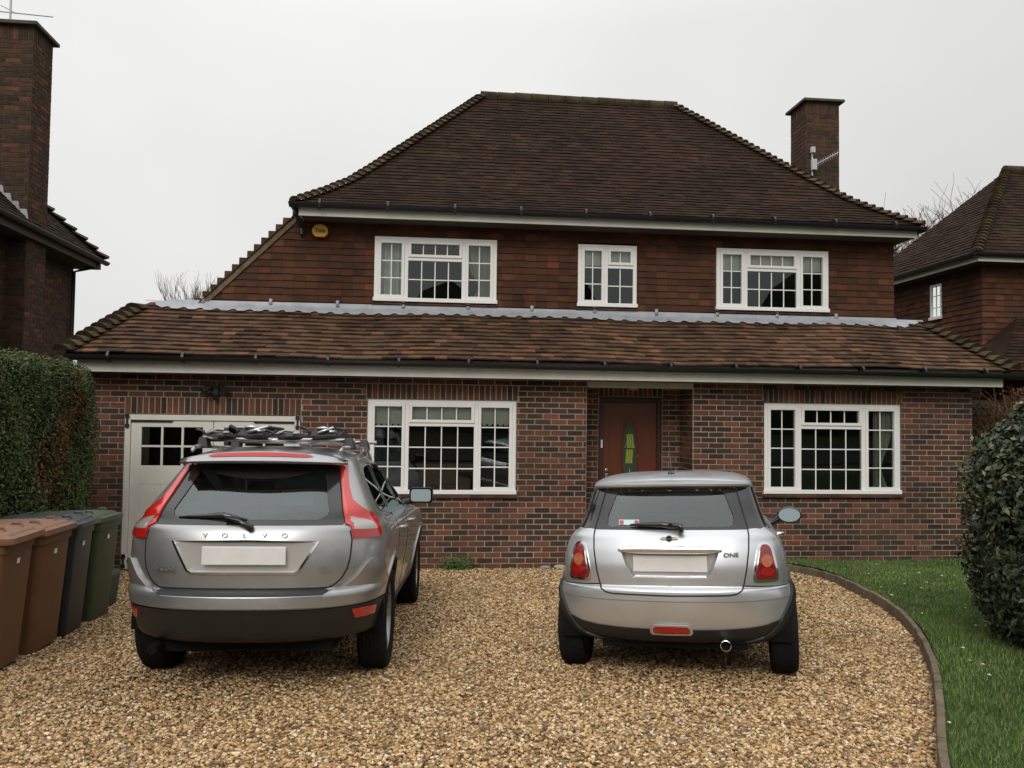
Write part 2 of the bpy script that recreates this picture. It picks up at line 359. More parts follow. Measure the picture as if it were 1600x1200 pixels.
MT['stone'] = mat('gravel_stone', (0.312, 0.200, 0.092), .75, ramp=[(0, (0.094, 0.055, 0.028)), (.12, (0.208, 0.125, 0.055)), (.3, (0.354, 0.215, 0.092)), (.55, (0.520, 0.330, 0.143)), (.75, (0.624, 0.419, 0.199)), (.88, (0.749, 0.570, 0.332)), (.94, (0.800, 0.699, 0.508)), (.97, (0.177, 0.160, 0.143)), (1, (0.374, 0.160, 0.074))], noise=(.9, .14))
MT['earth'] = mat('earth', (.07, .065, .035), .95, noise=(.7, .4)); MT['lawnbase'] = mat('lawn_soil', (.030, .055, .014), .95, noise=(2.5, .35, (.075, .062, .03), 1.6, .60))
MT['blade'] = mat('grass_blade', (.06, .12, .02), .7, ramp=[(0, (0.0575, 0.1012, 0.0184)), (.5, (0.0978, 0.1667, 0.0322)), (.85, (0.1495, 0.2185, 0.0506)), (1, (0.2990, 0.2530, 0.1150))], noise=(1.4, .35, (.13, .115, .05), 1.5, .57))
MT['asphalt'] = mat('asphalt', (.05, .05, .05), .9, noise=(30, .3)); MT['timber'] = mat('edging_timber', (.16, .125, .085), .9, noise=(7, .35, (.06, .06, .03), 3, .55), bump=(40, .6))
def sheet(name, pts, m, kind='structure'):
    mb = MB(); mb.add(pts, [tuple(range(len(pts)))]); return tag(mb.build(name, m), kind=kind)
sheet('ground', [(-300, -300, -.04 + gz(-30)), (300, -300, -.04 + gz(-30)), (300, -30, -.04 + gz(-30)), (-300, -30, -.04 + gz(-30))], MT['earth'])
g_ = MB(); g_.add([(-300, -30, gz(-30) - .03), (300, -30, gz(-30) - .03), (300, 0, -.03), (-300, 0, -.03), (300, 400, -.03), (-300, 400, -.03)], [(0, 1, 2, 3), (3, 2, 4, 5)]); tag(g_.build('ground', MT['earth']), kind='structure')
sheet('driveway', [(-4.6, -14, gz(-14)), (7, -14, gz(-14)), (7, .8, gz(.8)), (-4.6, .8, gz(.8))], MT['gravel'])
sheet('road', [(-60, -22, gz(-22) + .01), (60, -22, gz(-22) + .01), (60, -15, gz(-15) + .01), (-60, -15, gz(-15) + .01)], MT['asphalt'])
def spline(P, n=10):
    P = [Vector(p) for p in P]; out = []
    for i in range(len(P) - 1):
        a, b, c, d = P[max(i - 1, 0)], P[i], P[i + 1], P[min(i + 2, len(P) - 1)]
        for k in range(n):
            t = k / n; out.append(.5 * ((2 * b) + (c - a) * t + (2 * a - 5 * b + 4 * c - d) * t * t + (3 * b - a - 3 * c + d) * t ** 3))
    return out + [P[-1]]
KERB = spline([(4.35, -.02), (4.75, -.35), (4.98, -.75), (5.03, -1.48), (4.88, -2.4), (4.70, -3.2), (4.44, -4.03), (4.08, -4.88), (3.55, -5.92), (3.0, -6.85), (2.42, -7.8), (1.7, -9.2), (1.0, -11)], 6)
k_ = MB()
for i, (p, q) in enumerate(zip(KERB, KERB[1:])):
    d = (q - p).normalized(); nrm = Vector((-d.y, d.x)) * -1; nrm = Vector((abs(nrm.x), nrm.y if nrm.x >= 0 else -nrm.y)) * .044; j = random.uniform(-.006, .006)
    vs = [(p.x, p.y, gz(p.y) - .05), (q.x, q.y, gz(q.y) - .05), (q.x + nrm.x, q.y + nrm.y, gz(q.y) - .05), (p.x + nrm.x, p.y + nrm.y, gz(p.y) - .05)]
    k_.hexa(vs + [(v[0], v[1], v[2] + .155 + j) for v in vs], 0)
tag(k_.build('kerb', MT['timber'], fixn=True, bevel=.006), kind='structure')
l_ = MB(); vs = []; fs = []
for i, p in enumerate(KERB):
    for k in range(9): x = p.x + .05 + (14 - p.x) * (k / 8) ** 1.6; vs.append((x, p.y, gz(p.y) + .095 + .02 * math.sin(x * 1.7 + p.y)))
for i in range(len(KERB) - 1):
    for k in range(8): fs.append((i * 9 + k, i * 9 + k + 1, i * 9 + k + 10, i * 9 + k + 9))
l_.add(vs, fs); tag(l_.build('lawn', MT['lawnbase'], smooth=True, fixn=True), kind='structure')
def kerb_x(y):
    ys = np.array([p.y for p in KERB])[::-1]; xs = np.array([p.x for p in KERB])[::-1]; return np.interp(y, ys, xs)
# gravel stones: one object of many thousand pebbles
def pebbles(n, x0, x1, y0, y1, s0, s1):
    x = RNG.uniform(x0, x1, n); y = RNG.uniform(y0, y1, n); ok = x < kerb_x(y) - .01; return x[ok], y[ok], RNG.uniform(s0, s1, ok.sum())
xa, ya, sa = pebbles(70000, -3.1, 3.9, -9.3, -6.1, .0055, .0125); xb, yb, sb = pebbles(75000, -4.4, 5.0, -6.1, -2.6, .007, .013); xc, yc, sc_ = pebbles(34000, -4.5, 5.2, -2.6, .05, .008, .014)
X = np.concatenate([xa, xb, xc]); Y = np.concatenate([ya, yb, yc]); Z = np.concatenate([sa, sb, sc_]); n = len(X)
cube = np.array([(a, b, c) for a in (-1, 1) for b in (-1, 1) for c in (-1, 1)], float)
cf = np.array([(0, 1, 3, 2), (4, 6, 7, 5), (0, 4, 5, 1), (2, 3, 7, 6), (0, 2, 6, 4), (1, 5, 7, 3)])
V = cube[None] * (Z[:, None, None] * RNG.uniform(.5, 1.15, (n, 1, 3)) * np.array([1, 1, .62])) * RNG.uniform(.7, 1.1, (n, 8, 1))
a = RNG.uniform(0, 6.28, n); tl = RNG.uniform(-.5, .5, n); ca, sa_, ct, st = np.cos(a)[:, None], np.sin(a)[:, None], np.cos(tl)[:, None], np.sin(tl)[:, None]
x1 = V[..., 0]; y1 = V[..., 1] * ct - V[..., 2] * st; z1 = V[..., 1] * st + V[..., 2] * ct
wob = .012 * np.sin(X * 1.9 + 1) * np.sin(Y * 1.4) 
V = np.stack([x1 * ca - y1 * sa_ + X[:, None], x1 * sa_ + y1 * ca + Y[:, None], z1 + (-SL * Y + Z * .35 + RNG.uniform(0, .006, n) + np.maximum(wob, 0))[:, None]], -1).reshape(-1, 3)
F = (cf[None] + (np.arange(n) * 8)[:, None, None]).reshape(-1, 4)
o = np_mesh('gravel_stones', V, F, np.repeat(RNG.uniform(0, 1, n), 6), MT['stone'], smooth=True); tag(o, kind='stuff')
n = 170; x = RNG.uniform(-2.6, 4.6, n); y = -.15 - RNG.exponential(1.6, n); ok = (x < kerb_x(y)) & (y > -8); x, y = x[ok], y[ok]; n = len(x); a = RNG.uniform(0, 6.28, n); s_ = RNG.uniform(.012, .028, n); z = gz(y) + .018
V = np.stack([np.stack([x + s_ * np.cos(a + q), y + s_ * np.sin(a + q) * .8, z + .008 * np.sin(a * 3 + q * 2)], -1) for q in (0, 1.3, 3.14, 4.4)], 1).reshape(-1, 3)
tag(np_mesh('fallen_leaves', V, np.arange(n * 4).reshape(-1, 4), RNG.uniform(0, 1, n), mat('fallen_leaf', (.1, .05, .02), .8, ramp=[(0, (.05, .028, .015)), (.6, (.12, .055, .022)), (.85, (.20, .10, .035)), (1, (.05, .09, .02))])), kind='stuff')
# grass blades
def blades(n, x0, x1, y0, y1, h0, h1, wd):
    x = RNG.uniform(x0, x1, n); y = RNG.uniform(y0, y1, n); ok = x > kerb_x(y) + .05 + RNG.uniform(0, .02, n); return x[ok], y[ok], RNG.uniform(h0, h1, ok.sum()), np.full(ok.sum(), wd)
Bl = [blades(80000, 2.3, 6.2, -8.2, -4.2, .018, .045, .0028), blades(60000, 3.8, 8.4, -4.2, -.0, .02, .045, .0042)]
x, y, h, wd = [np.concatenate(q) for q in zip(*Bl)]; n = len(x); a = RNG.uniform(0, 6.28, n); ln = RNG.uniform(-.6, .6, (n, 2)) * h[:, None]
z = -SL * y + .095 + .02 * np.sin(x * 1.7 + y); dx, dy = np.cos(a) * wd, np.sin(a) * wd
V = np.stack([np.stack([x - dx, y - dy, z], -1), np.stack([x + dx, y + dy, z], -1), np.stack([x + ln[:, 0], y + ln[:, 1], z + h], -1)], 1).reshape(-1, 3)
o = np_mesh('grass', V, np.arange(n * 3).reshape(-1, 3), RNG.uniform(0, 1, n), MT['blade']); tag(o, kind='stuff')

x, y, h, wd = blades(260, 2.6, 8.0, -8.0, -.3, .03, .05, .0); n = len(x); s_ = RNG.uniform(.006, .014, n); z = -SL * y + .10 + h + .02 * np.sin(x * 1.7 + y); V = np.stack([np.stack([x + s_ * a, y + s_ * b, z + .3 * s_ * a * b], -1) for a, b in ((-1, -1), (1, -1), (1, 1), (-1, 1))], 1).reshape(-1, 3)
tag(np_mesh('lawn_flowers', V, np.arange(n * 4).reshape(-1, 4), RNG.uniform(0, 1, n), mat('daisy', (.5, .5, .42), .8, ramp=[(0, (.16, .11, .05)), (.45, (.30, .28, .14)), (.7, (.55, .55, .48)), (1, (.7, .7, .66))])), kind='stuff')
# ================================================================== MAIN HOUSE
H = empty('brick_house', (0, 0, 0), 'two-storey brick and tile-hung house with brown hipped roof behind the two parked cars', 'house')
FR = lambda Yp: (lambda u, d, z: (u, Yp - d, z))
bw = MB()
GAR = (-3.81, -1.57, -.1, 2.03); W1 = (-.70, 1.30, 1.0, 2.265); W2 = (4.80, 6.82, 1.02, 2.29); PO = (2.27, 3.77, -.2, 2.60)
brick_wall(bw, FR(0), -4.25, 7.91, -.12, 2.60, holes=[GAR, (W1[0], W1[1], W1[2] - .03, W1[3]), (W2[0], W2[1], W2[2] - .03, W2[3]), PO], soldiers=[(GAR[0], GAR[1], 2.03, 2.255), (W1[0] - .02, W1[1] + .02, 2.265, 2.475), (W2[0] - .02, W2[1] + .02, 2.29, 2.50)], blen=.222)
brick_wall(bw, lambda u, d, z: (3.77 - d, u, z), 0, .6, -.1, 2.60)                       # right reveal of the porch
brick_wall(bw, lambda u, d, z: (2.27 + d, .6 - u, z), 0, .6, -.1, 2.60)
brick_wall(bw, FR(.6), 2.27, 3.77, -.1, 2.60, holes=[(2.56, 3.50, -.1, 2.36)], soldiers=[(2.56, 3.50, 2.36, 2.58)])
brick_wall(bw, lambda u, d, z: (7.91 + d, u, z), 0, 5.5, -.12, 2.60); brick_wall(bw, lambda u, d, z: (-4.25 - d, 5.5 - u, z), 0, 5.5, -.12, 2.60)
bw.box(-4.24, 7.90, 5.4, 5.5, -.1, 2.6, 1)
bw.build('wall', [MT['brick'], MT['mortar']], H)
# tile-hung upper wall
tw = MB(); YU = .80; U = [(-.69, 1.07, 3.685, 4.62), (2.27, 3.15, 3.685, 4.605), (4.37, 6.12, 3.69, 4.62)]
vx = lambda z: -1.90 - (4.83 - z) * 1.0 if z < 4.83 else -1.86
zr = [3.36 + .0985 * i for i in range(17)]
PU = lambda u, t, d: (u, YU - d, t)
def hung(mb, rows, holes, lft, rgt, P, **kw):
    for i in range(len(rows) - 1):
        zm = (rows[i] + rows[i + 1]) / 2 - .01; cs = sorted([(h[0], h[1]) for h in holes if h[2] - .02 < zm < h[3] + .02]); edges = [lft(rows[i])]
        for a, b in cs: edges += [a, b]
        edges.append(rgt)
        st = random.getstate()
        for k in range(0, len(edges), 2):
            A, B = edges[k], edges[k + 1]
            al = .0825 * (i % 2)
            u0 = A
            tiles(mb, [rows[i], rows[i + 1]], lambda t, A=A, B=B: (A, B), lambda u, t, d, al=al: P(u, t, d), **kw)
hung(tw, zr, U, vx, 7.18, PU, jit=.003, lift=.010, over=.006)
for i in range(len(zr) - 1):
    zm = (zr[i] + zr[i + 1]) / 2 - .01; cs = sorted([(h[0], h[1]) for h in U if h[2] - .02 < zm < h[3] + .02]); ed = [vx(zr[i]) + .05] + [x for c in cs for x in c] + [7.17]
    for k in range(0, len(ed), 2): tw.add([(ed[k], YU, zr[i]), (ed[k + 1], YU, zr[i]), (ed[k + 1], YU, zr[i + 1]), (ed[k], YU, zr[i + 1])], [(0, 1, 2, 3)], 1)
tiles(tw, zr, lambda t: (.8, 6), lambda u, t, d: (7.18 + d, u, t), jit=.003, lift=.010, over=.006)
tw.box(7.10, 7.179, .81, 6.0, 2.6, 4.95, 1); tw.box(-1.86, -1.80, .9, 6, 4.0, 4.95, 1)
tw.build('tile_hung_wall', [MT['hung'], MT['felt']], H)
# main roof
XL, XR, YF, RUN, ZE = -1.74, 7.36, .38, 2.87, 4.975
def hh(r):
    pts = [(-.1, -.06), (0, 0), (.35, .235), (.7, .50), (1.0, .795), (RUN, 2.71)]
    for (a, b), (c, d) in zip(pts, pts[1:]):
        if r <= c: return b + (d - b) * (r - a) / (c - a)
    return 2.71 + (r - RUN)
def nrm2(r): s = (hh(r + .02) - hh(r - .02)) / .04; l = math.hypot(1, s); return s / l, 1 / l
def PF(u, t, d): a, b = nrm2(t); return (u, YF + t - a * d, ZE + hh(t) + b * d)
KL = (2.87 - .11) / 2.87
def PL(u, t, d): a, b = nrm2(t); return (XL + t * KL - a * d, u, ZE + hh(t) + b * d)
KR = 1.02
KL = (RUN - .11) / RUN
def PR(u, t, d): a, b = nrm2(t); return (XR - t * KR + a * d, u, ZE + hh(t) + b * d)
rows = [0]
while rows[-1] < RUN - .03:
    a, b = nrm2(rows[-1] + .02); rows.append(rows[-1] + .101 * b)
rows[-1] = RUN
rf = MB(); YB = YF + 2 * RUN
tiles(rf, rows, lambda t: (XL + t * KL, XR - t * KR), PF, jit=.0035); tiles(rf, rows, lambda t: (YF + t, YB - t), PL, jit=.0035); tiles(rf, rows, lambda t: (YF + t, YB - t), PR, jit=.0035)
for P_, sp in ((PF, lambda t: (XL + t * KL, XR - t * KR)), (PL, lambda t: (YF + t, YB - t)), (PR, lambda t: (YF + t, YB - t)), (lambda u, t, d: (u, YB - t, ZE + hh(t)), lambda t: (XL + t * KL, XR - t * KR))):
    ts = [0, .35, .7, 1.0, RUN]
    for a, b in zip(ts, ts[1:]): rf.add([P_(sp(a)[0], a, 0), P_(sp(a)[1], a, 0), P_(sp(b)[1], b, 0), P_(sp(b)[0], b, 0)], [(0, 1, 2, 3)], 1)
roof = rf.build('roof', [MT['roof'], MT['felt']], H)
hb = MB(); rb = rows[::2] if False else rows
hp = lambda sx, t: (XL + t * KL if sx < 0 else XR - t * KR, YF + t, ZE + hh(t) + .012)
bonnets(hb, [hp(-1, t) for t in rows], .080, lift=.036); hb.build('hip_tile', MT['bonnet'], roof, smooth='auto')
hb = MB(); bonnets(hb, [hp(1, t) for t in rows], .080, lift=.036); hb.build('hip_tile', MT['bonnet'], roof, smooth='auto')
rg = MB(); x = XL + RUN * KL - .06
while x < XR - RUN * KR - .02:
    z = ZE + 2.71 + random.uniform(-.006, .006)
    rg.tube([(x, YF + RUN, z - .015), (min(x + .29, XR - RUN * KR + .06), YF + RUN, z - .02)], .105, 12); x += .30
rg.build('ridge_tile', mat('ridge', (.058, .042, .026), .95, noise=(5, .4, (.075, .072, .025), 3, .55), bump=(40, .6)), roof, smooth='auto')
# eaves of the main roof
ev = MB(); ev.box(XL + .02, XR - .02, YF + .03, YF + .05, 4.80, 4.945); ev.box(XR - .05, XR - .03, YF + .05, YB - .03, 4.80, 4.945); ev.box(XL + .03, XL + .05, YF + .05, YB - .03, 4.80, 4.945)
ev.build('fascia', MT['fascia'], H)
sf = MB(); sf.box(XL + .05, XR - .05, YF + .05, .86, 4.80, 4.812); sf.box(7.1, XR - .05, .86, YB, 4.80, 4.812); sf.build('soffit', MT['soffit'], H)
def gutter(mb, pts, r=.070):
    n = len(pts); vs = []; K = 8
    for (p, side) in pts:
        for th in (r, r - .006):
            for k in range(K + 1):
                t = math.pi * k / K; c = Vector(p); vs.append(c + Vector(side) * math.cos(t) * th + Vector((0, 0, -1)) * math.sin(t) * th)
    fs = []; W_ = 2 * (K + 1)
    for i in range(n - 1):
        for k in range(K):
            fs.append((i * W_ + k, i * W_ + k + 1, (i + 1) * W_ + k + 1, (i + 1) * W_ + k)); a = K + 1
            fs.append((i * W_ + a + k, (i + 1) * W_ + a + k, (i + 1) * W_ + a + k + 1, i * W_ + a + k + 1))
        fs.append((i * W_, (i + 1) * W_, (i + 1) * W_ + K + 1, i * W_ + K + 1)); fs.append((i * W_ + K, i * W_ + 2 * K + 1, (i + 1) * W_ + 2 * K + 1, (i + 1) * W_ + K))
    fs += [tuple(range(K + 1)), tuple((n - 1) * W_ + k for k in range(K + 1))]
    mb.add(vs, fs)
gt = MB(); gutter(gt, [((XL - .10, YF - .035, 4.965), (0, 1, 0)), ((XR + .06, YF - .035, 4.945), (0, 1, 0))]); x = XL + .3
gutter(gt, [((XL - .045, YF - .06, 4.965), (1, 0, 0)), ((XL - .045, YB, 4.965), (1, 0, 0))]); gutter(gt, [((XR + .05, YF - .06, 4.945), (1, 0, 0)), ((XR + .05, YB, 4.945), (1, 0, 0))])
while x < XR: gt.box(x, x + .03, YF - .1, YF + .03, 4.90, 4.912); gt.tube([(x, YF - .035, 4.952), (x + .03, YF - .035, 4.952)], .0715, 12); x += .93
gt.tube([(XL - .03, .50, 4.92), (XL - .03, .50, 4.85), (XL + .02, .66, 4.76), (XL + .02, .74, 4.70), (XL + .02, .74, 4.60)], .034, 8)
gt.build('gutter', MT['gutter'], H, smooth='auto')
# catslide roof falling to the left, its verge seen from the front
cs_ = MB(); tv = [i * .0725 for i in range(31)]
PC = lambda u, t, d: (-3.95 + t - .7071 * d, u, 2.745 + t + .7071 * d)
tiles(cs_, tv, lambda t: (.735, 5.6), PC, jit=.004, over=.012, lift=.005, thick=.011)
cs_.hexa([(-3.95, .76, 2.64), (-1.80, .76, 4.79), (-1.80, 5.6, 4.79), (-3.95, 5.6, 2.64), (-3.95, .76, 2.74), (-1.80, .76, 4.89), (-1.80, 5.6, 4.89), (-3.95, 5.6, 2.74)], 1)
cs_.build('catslide_roof', [MT['bonnet'], mat('verge_mortar', (.16, .13, .085), .95, noise=(8, .35))], H)
# low lean-to roof
ZL = 2.775; YE = -.40; YT = .80; XA, XB = -4.40, 8.22; DX = .63; RT = YT - YE; SH = .785
sl = SH / RT; sn = sl / math.hypot(1, sl); cn = 1 / math.hypot(1, sl)
sag = lambda u: .010 * math.sin(u * 1.3) + .006 * math.sin(u * 3.1 + 1)
QF = lambda u, t, d: (u, YE + t - sn * d, ZL + sl * t + cn * d + sag(u))
rl = [i * RT / 13 for i in range(14)]
lr = MB(); spn = lambda t: (XA + DX * t / RT, XB - DX * t / RT)
tiles(lr, rl, spn, QF, jit=.007, thick=.020, lift=.022, width=.168)
sl2 = SH / DX; s2, c2 = sl2 / math.hypot(1, sl2), 1 / math.hypot(1, sl2)
QL = lambda u, t, d: (XA + t - s2 * d, u, ZL + sl2 * t + c2 * d); QR = lambda u, t, d: (XB - t + s2 * d, u, ZL + sl2 * t + c2 * d)
rs = [i * DX / 10 for i in range(11)]
tiles(lr, rs, lambda t: (YE + t * RT / DX, 3.0), QL); tiles(lr, rs, lambda t: (YE + t * RT / DX, 3.0), QR)
for q in ([(XA, YE, ZL), (XB, YE, ZL), (XB - DX, YT, ZL + SH), (XA + DX, YT, ZL + SH)], [(XA, YE, ZL), (XA + DX, YT, ZL + SH), (XA + DX, 3, ZL + SH), (XA, 3, ZL)], [(XB, YE, ZL), (XB, 3, ZL), (XB - DX, 3, ZL + SH), (XB - DX, YT, ZL + SH)],
          [(XA + DX, YT, ZL + SH), (-3.0, YT, ZL + SH), (-3.0, 2.2, ZL), (XA + DX, 2.2, ZL)], [(XB - DX, YT, ZL + SH), (7.18, YT, ZL + SH), (7.18, 2.2, ZL + SH - .1), (XB - DX, 2.2, ZL + SH - .1)]):
    lr.add([(a, b, c - .002) for a, b, c in q], [(0, 1, 2, 3)], 1)
lroof = lr.build('lean_to_roof', [MT['roof2'], MT['felt']], H)
hb = MB(); nb = 12
bonnets(hb, [(XA + DX * t / nb - .01, YE + RT * t / nb - .01, ZL + SH * t / nb + .02) for t in range(nb + 1)][:-1], .115, lift=.06, over=.05)
hb.build('hip_tile', MT['bonnet'], lroof, smooth='auto'); hb = MB(); bonnets(hb, [(XB - DX * t / nb, YE + RT * t / nb, ZL + SH * t / nb + .02) for t in range(nb + 1)][:-1], .105, lift=.06, over=.05)
hb.build('hip_tile', MT['bonnet'], lroof, smooth='auto')
# lead flashing, dressed over the tiles
fl = MB(); n = 520; x0, x1 = XA + DX - .06, XB - DX + .06; vs = []; fs = []
for i in range(n + 1):
    x = x0 + (x1 - x0) * i / n; ph = (x / .222) % 1; bump = max(0, math.sin(ph * 2 * math.pi)) ** .7; e = min(1, (x - x0) / .28, (x1 - x) / .42); tb = RT - .200 * max(e, .12) + .060 * bump
    up_ = YT - .035; edge = e < 1 and (x > 7.18 or x < -3.04)
    vs += [QF(x, tb, .045 + .010 * (1 - bump)), QF(x, (tb + RT) / 2, .047), QF(x, RT - .02, .048), (x, up_ if not edge else up_ + .02, ZL + SH + (.072 if not edge else .055))]
    if i:
        b_ = 4 * (i - 1)
        for k in range(3): fs.append((b_ + k, b_ + 4 + k, b_ + 5 + k, b_ + 1 + k))
fl.add(vs, fs)
x = x0 + .75
while x < 7.1: fl.box(x, x + .045, YT - .055, YT - .03, ZL + SH + .02, ZL + SH + .115); fl.box(x + .43, x + .436, YT - .04, YT - .032, ZL + SH, ZL + SH + .075); x += .93
fl.build('lead_flashing', MT['lead'], H, smooth=True)
ev = MB(); ev.box(XA + .10, XB - .06, YE + .075, YE + .095, 2.555, 2.79); ev.build('fascia', MT['fascia'], H)
sf = MB(); sf.box(XA + .12, XB - .08, YE + .095, -.008, 2.556, 2.57); sf.build('soffit', MT['soffit'], H)
gt = MB(); gutter(gt, [((XA + .0, YE - .02, 2.755), (0, 1, 0)), ((8.50, YE - .02, 2.730), (0, 1, 0))]); x = XA + .5
while x < XB: gt.tube([(x, YE - .02, 2.740), (x + .03, YE - .02, 2.740)], .0725, 12); gt.box(x - .01, x + .03, YE - .02, YE + .08, 2.69, 2.71); x += .90
gutter(gt, [((XA + .045, YE, 2.77), (1, 0, 0)), ((XA + .045, 3, 2.77), (1, 0, 0))])
gt.build('gutter', MT['gutter'], H, smooth='auto')
lb = MB(); lb.box(2.275, 3.765, -.03, .12, 2.47, 2.552); lb.build('porch_beam', MT['cream'], H, bevel=.004)
pc = MB(); pc.box(2.275, 3.765, .121, .6, 2.50, 2.52); pc.build('porch_ceiling', MT['soffit'], H)
pl_ = MB(); pl_.lathe([(0, -.05), (.05, -.045), (.075, -.015), (.08, 0)], (3.0, .3, 2.50), 'z', 20); pl_.build('porch_light', mat('opal', (.45, .43, .40), .3), H, smooth=True)
# windows
make_window(H, W1[0], W1[1], W1[2], W1[3], 0, (.262, .727), .262, 4, 3, .03, blinds=[(0, 0, .26), (1, 1, .26), (2, 2, .25)], label='wide white window with pale roller blind left of the front door')
make_window(H, W2[0], W2[1], W2[2], W2[3], 0, (.258, .728), .262, 4, 3, .03, curtains=[(6.47, 6.76, 1.1, 2.25, 'drape', -1)], label='wide white window with a tied-back curtain above the lawn')
make_window(H, *U[0][:2], U[0][2], U[0][3], YU, (.258, .728), .335, 3, 2, -.03, curtains=[(-.64, -.29, 3.74, 4.58, 'curtain', 0), (.60, .98, 3.74, 4.58, 'drape', 1)], label='upstairs window with net curtains at both sides')
w_ = make_window(H, *U[1][:2], U[1][2], U[1][3], YU, (.475,), .35, 3, 2, -.03, blinds=[(0, 0, .33), (1, 1, .31)], label='narrow upstairs window over the front door')
make_window(H, *U[2][:2], U[2][2], U[2][3], YU, (.258, .728), .335, 3, 2, -.03, blinds=[(0, 0, .34), (1, 1, .30), (2, 2, .34)], label='upstairs window with a pale blind across its top')
for x_, z_ in ((.30, .10), (7.05, .22)):
    d = MB(); d.box(x_, x_ + .215, -.012, .0, z_, z_ + .065)
    for k in range(6): d.box(x_ + .02 + k * .032, x_ + .035 + k * .032, -.0125, -.012, z_ + .012, z_ + .052, 1)
    d.build('air_brick', [mat('air_brick', (.24, .15, .10), .9, noise=(20, .2)), MT['dark']], H)
# front door
D = empty('front_door'); D.parent = H
d = MB(); d.box(2.57, 2.635, .60, .68, -.1, 2.35); d.box(3.425, 3.49, .60, .68, -.1, 2.35); d.box(2.635, 3.425, .60, .68, 2.28, 2.35); d.build('door_frame', MT['dframe'], D, bevel=.003)
d = MB(); n = 24; oc, oz, ow_, oh = 3.03, 1.55, .115, .50
d.box(2.637, 3.423, .63, .67, -.02, 2.277)
for (a, b_, c, e) in ((2.72, 2.86, .2, .8), (3.20, 3.34, .2, .8), (2.72, 2.86, 1.0, 2.1), (3.20, 3.34, 1.0, 2.1)):
    d.box(a, b_, .624, .6299, c, e)
d.build('door_leaf', MT['door'], D, bevel=.004)
d = MB(); ring = [(oc + math.cos(2 * math.pi * k / 40) * ow_, .622, oz + math.sin(2 * math.pi * k / 40) * oh) for k in range(41)]; d.tube(ring, .014, 8); d.build('light_moulding', MT['door'], D, smooth=True)
d = MB(); d.prism([(oc + math.cos(2 * math.pi * k / 40) * (ow_ - .005), oz + math.sin(2 * math.pi * k / 40) * (oh - .005)) for k in range(40)], lambda a, b_, e: (a, .622 + e, b_), 0, .006); d.build('patterned_glass', MT['leadglass'], D, fixn=True)
d = MB()
for (z0, z1, sg) in ((1.62, 1.82, 1), (1.40, 1.60, -1)):
    for k in range(3): xx = oc - .05 + k * .035; d.hexa([(xx + .012 * sg, .616, z0), (xx + .028 + .012 * sg, .616, z0), (xx + .028 + .012 * sg, .6215, z0), (xx + .012 * sg, .6215, z0), (xx, .616, z1), (xx + .028, .616, z1), (xx + .028, .6215, z1), (xx, .6215, z1)])
d.build('yellow_green_pane', MT['vapple'], D)
d = MB(); d.tube([(oc - .07, .614, 1.62), (oc, .614, 1.90), (oc + .07, .614, 1.62)], .004, 6); d.build('leading', MT['aerial'], D)
d = MB(); d.tube([(oc - .05, .614, 1.12), (oc, .614, 1.32), (oc + .05, .614, 1.12)], .005, 6); d.tube([(oc, .614, 1.32), (oc, .614, 1.08)], .005, 6); d.build('leading', MT['aerial'], D)
d = MB(); d.box(2.665, 2.705, .60, .629, 1.05, 1.25); d.tube([(2.685, .62, 1.30), (2.685, .60, 1.30)], .022, 12); d.box(2.665, 2.79, .585, .60, 1.13, 1.15); d.build('handle', MT['chrome'], D, bevel=.003)
d = MB(); d.box(2.595, 2.62, .575, .60, 1.62, 1.74); d.build('bell_push', MT['white'], H, bevel=.005)
d = MB(); d.box(2.3, 3.75, .05, .6, -.02, .06); d.build('door_step', MT['mortar'], H)
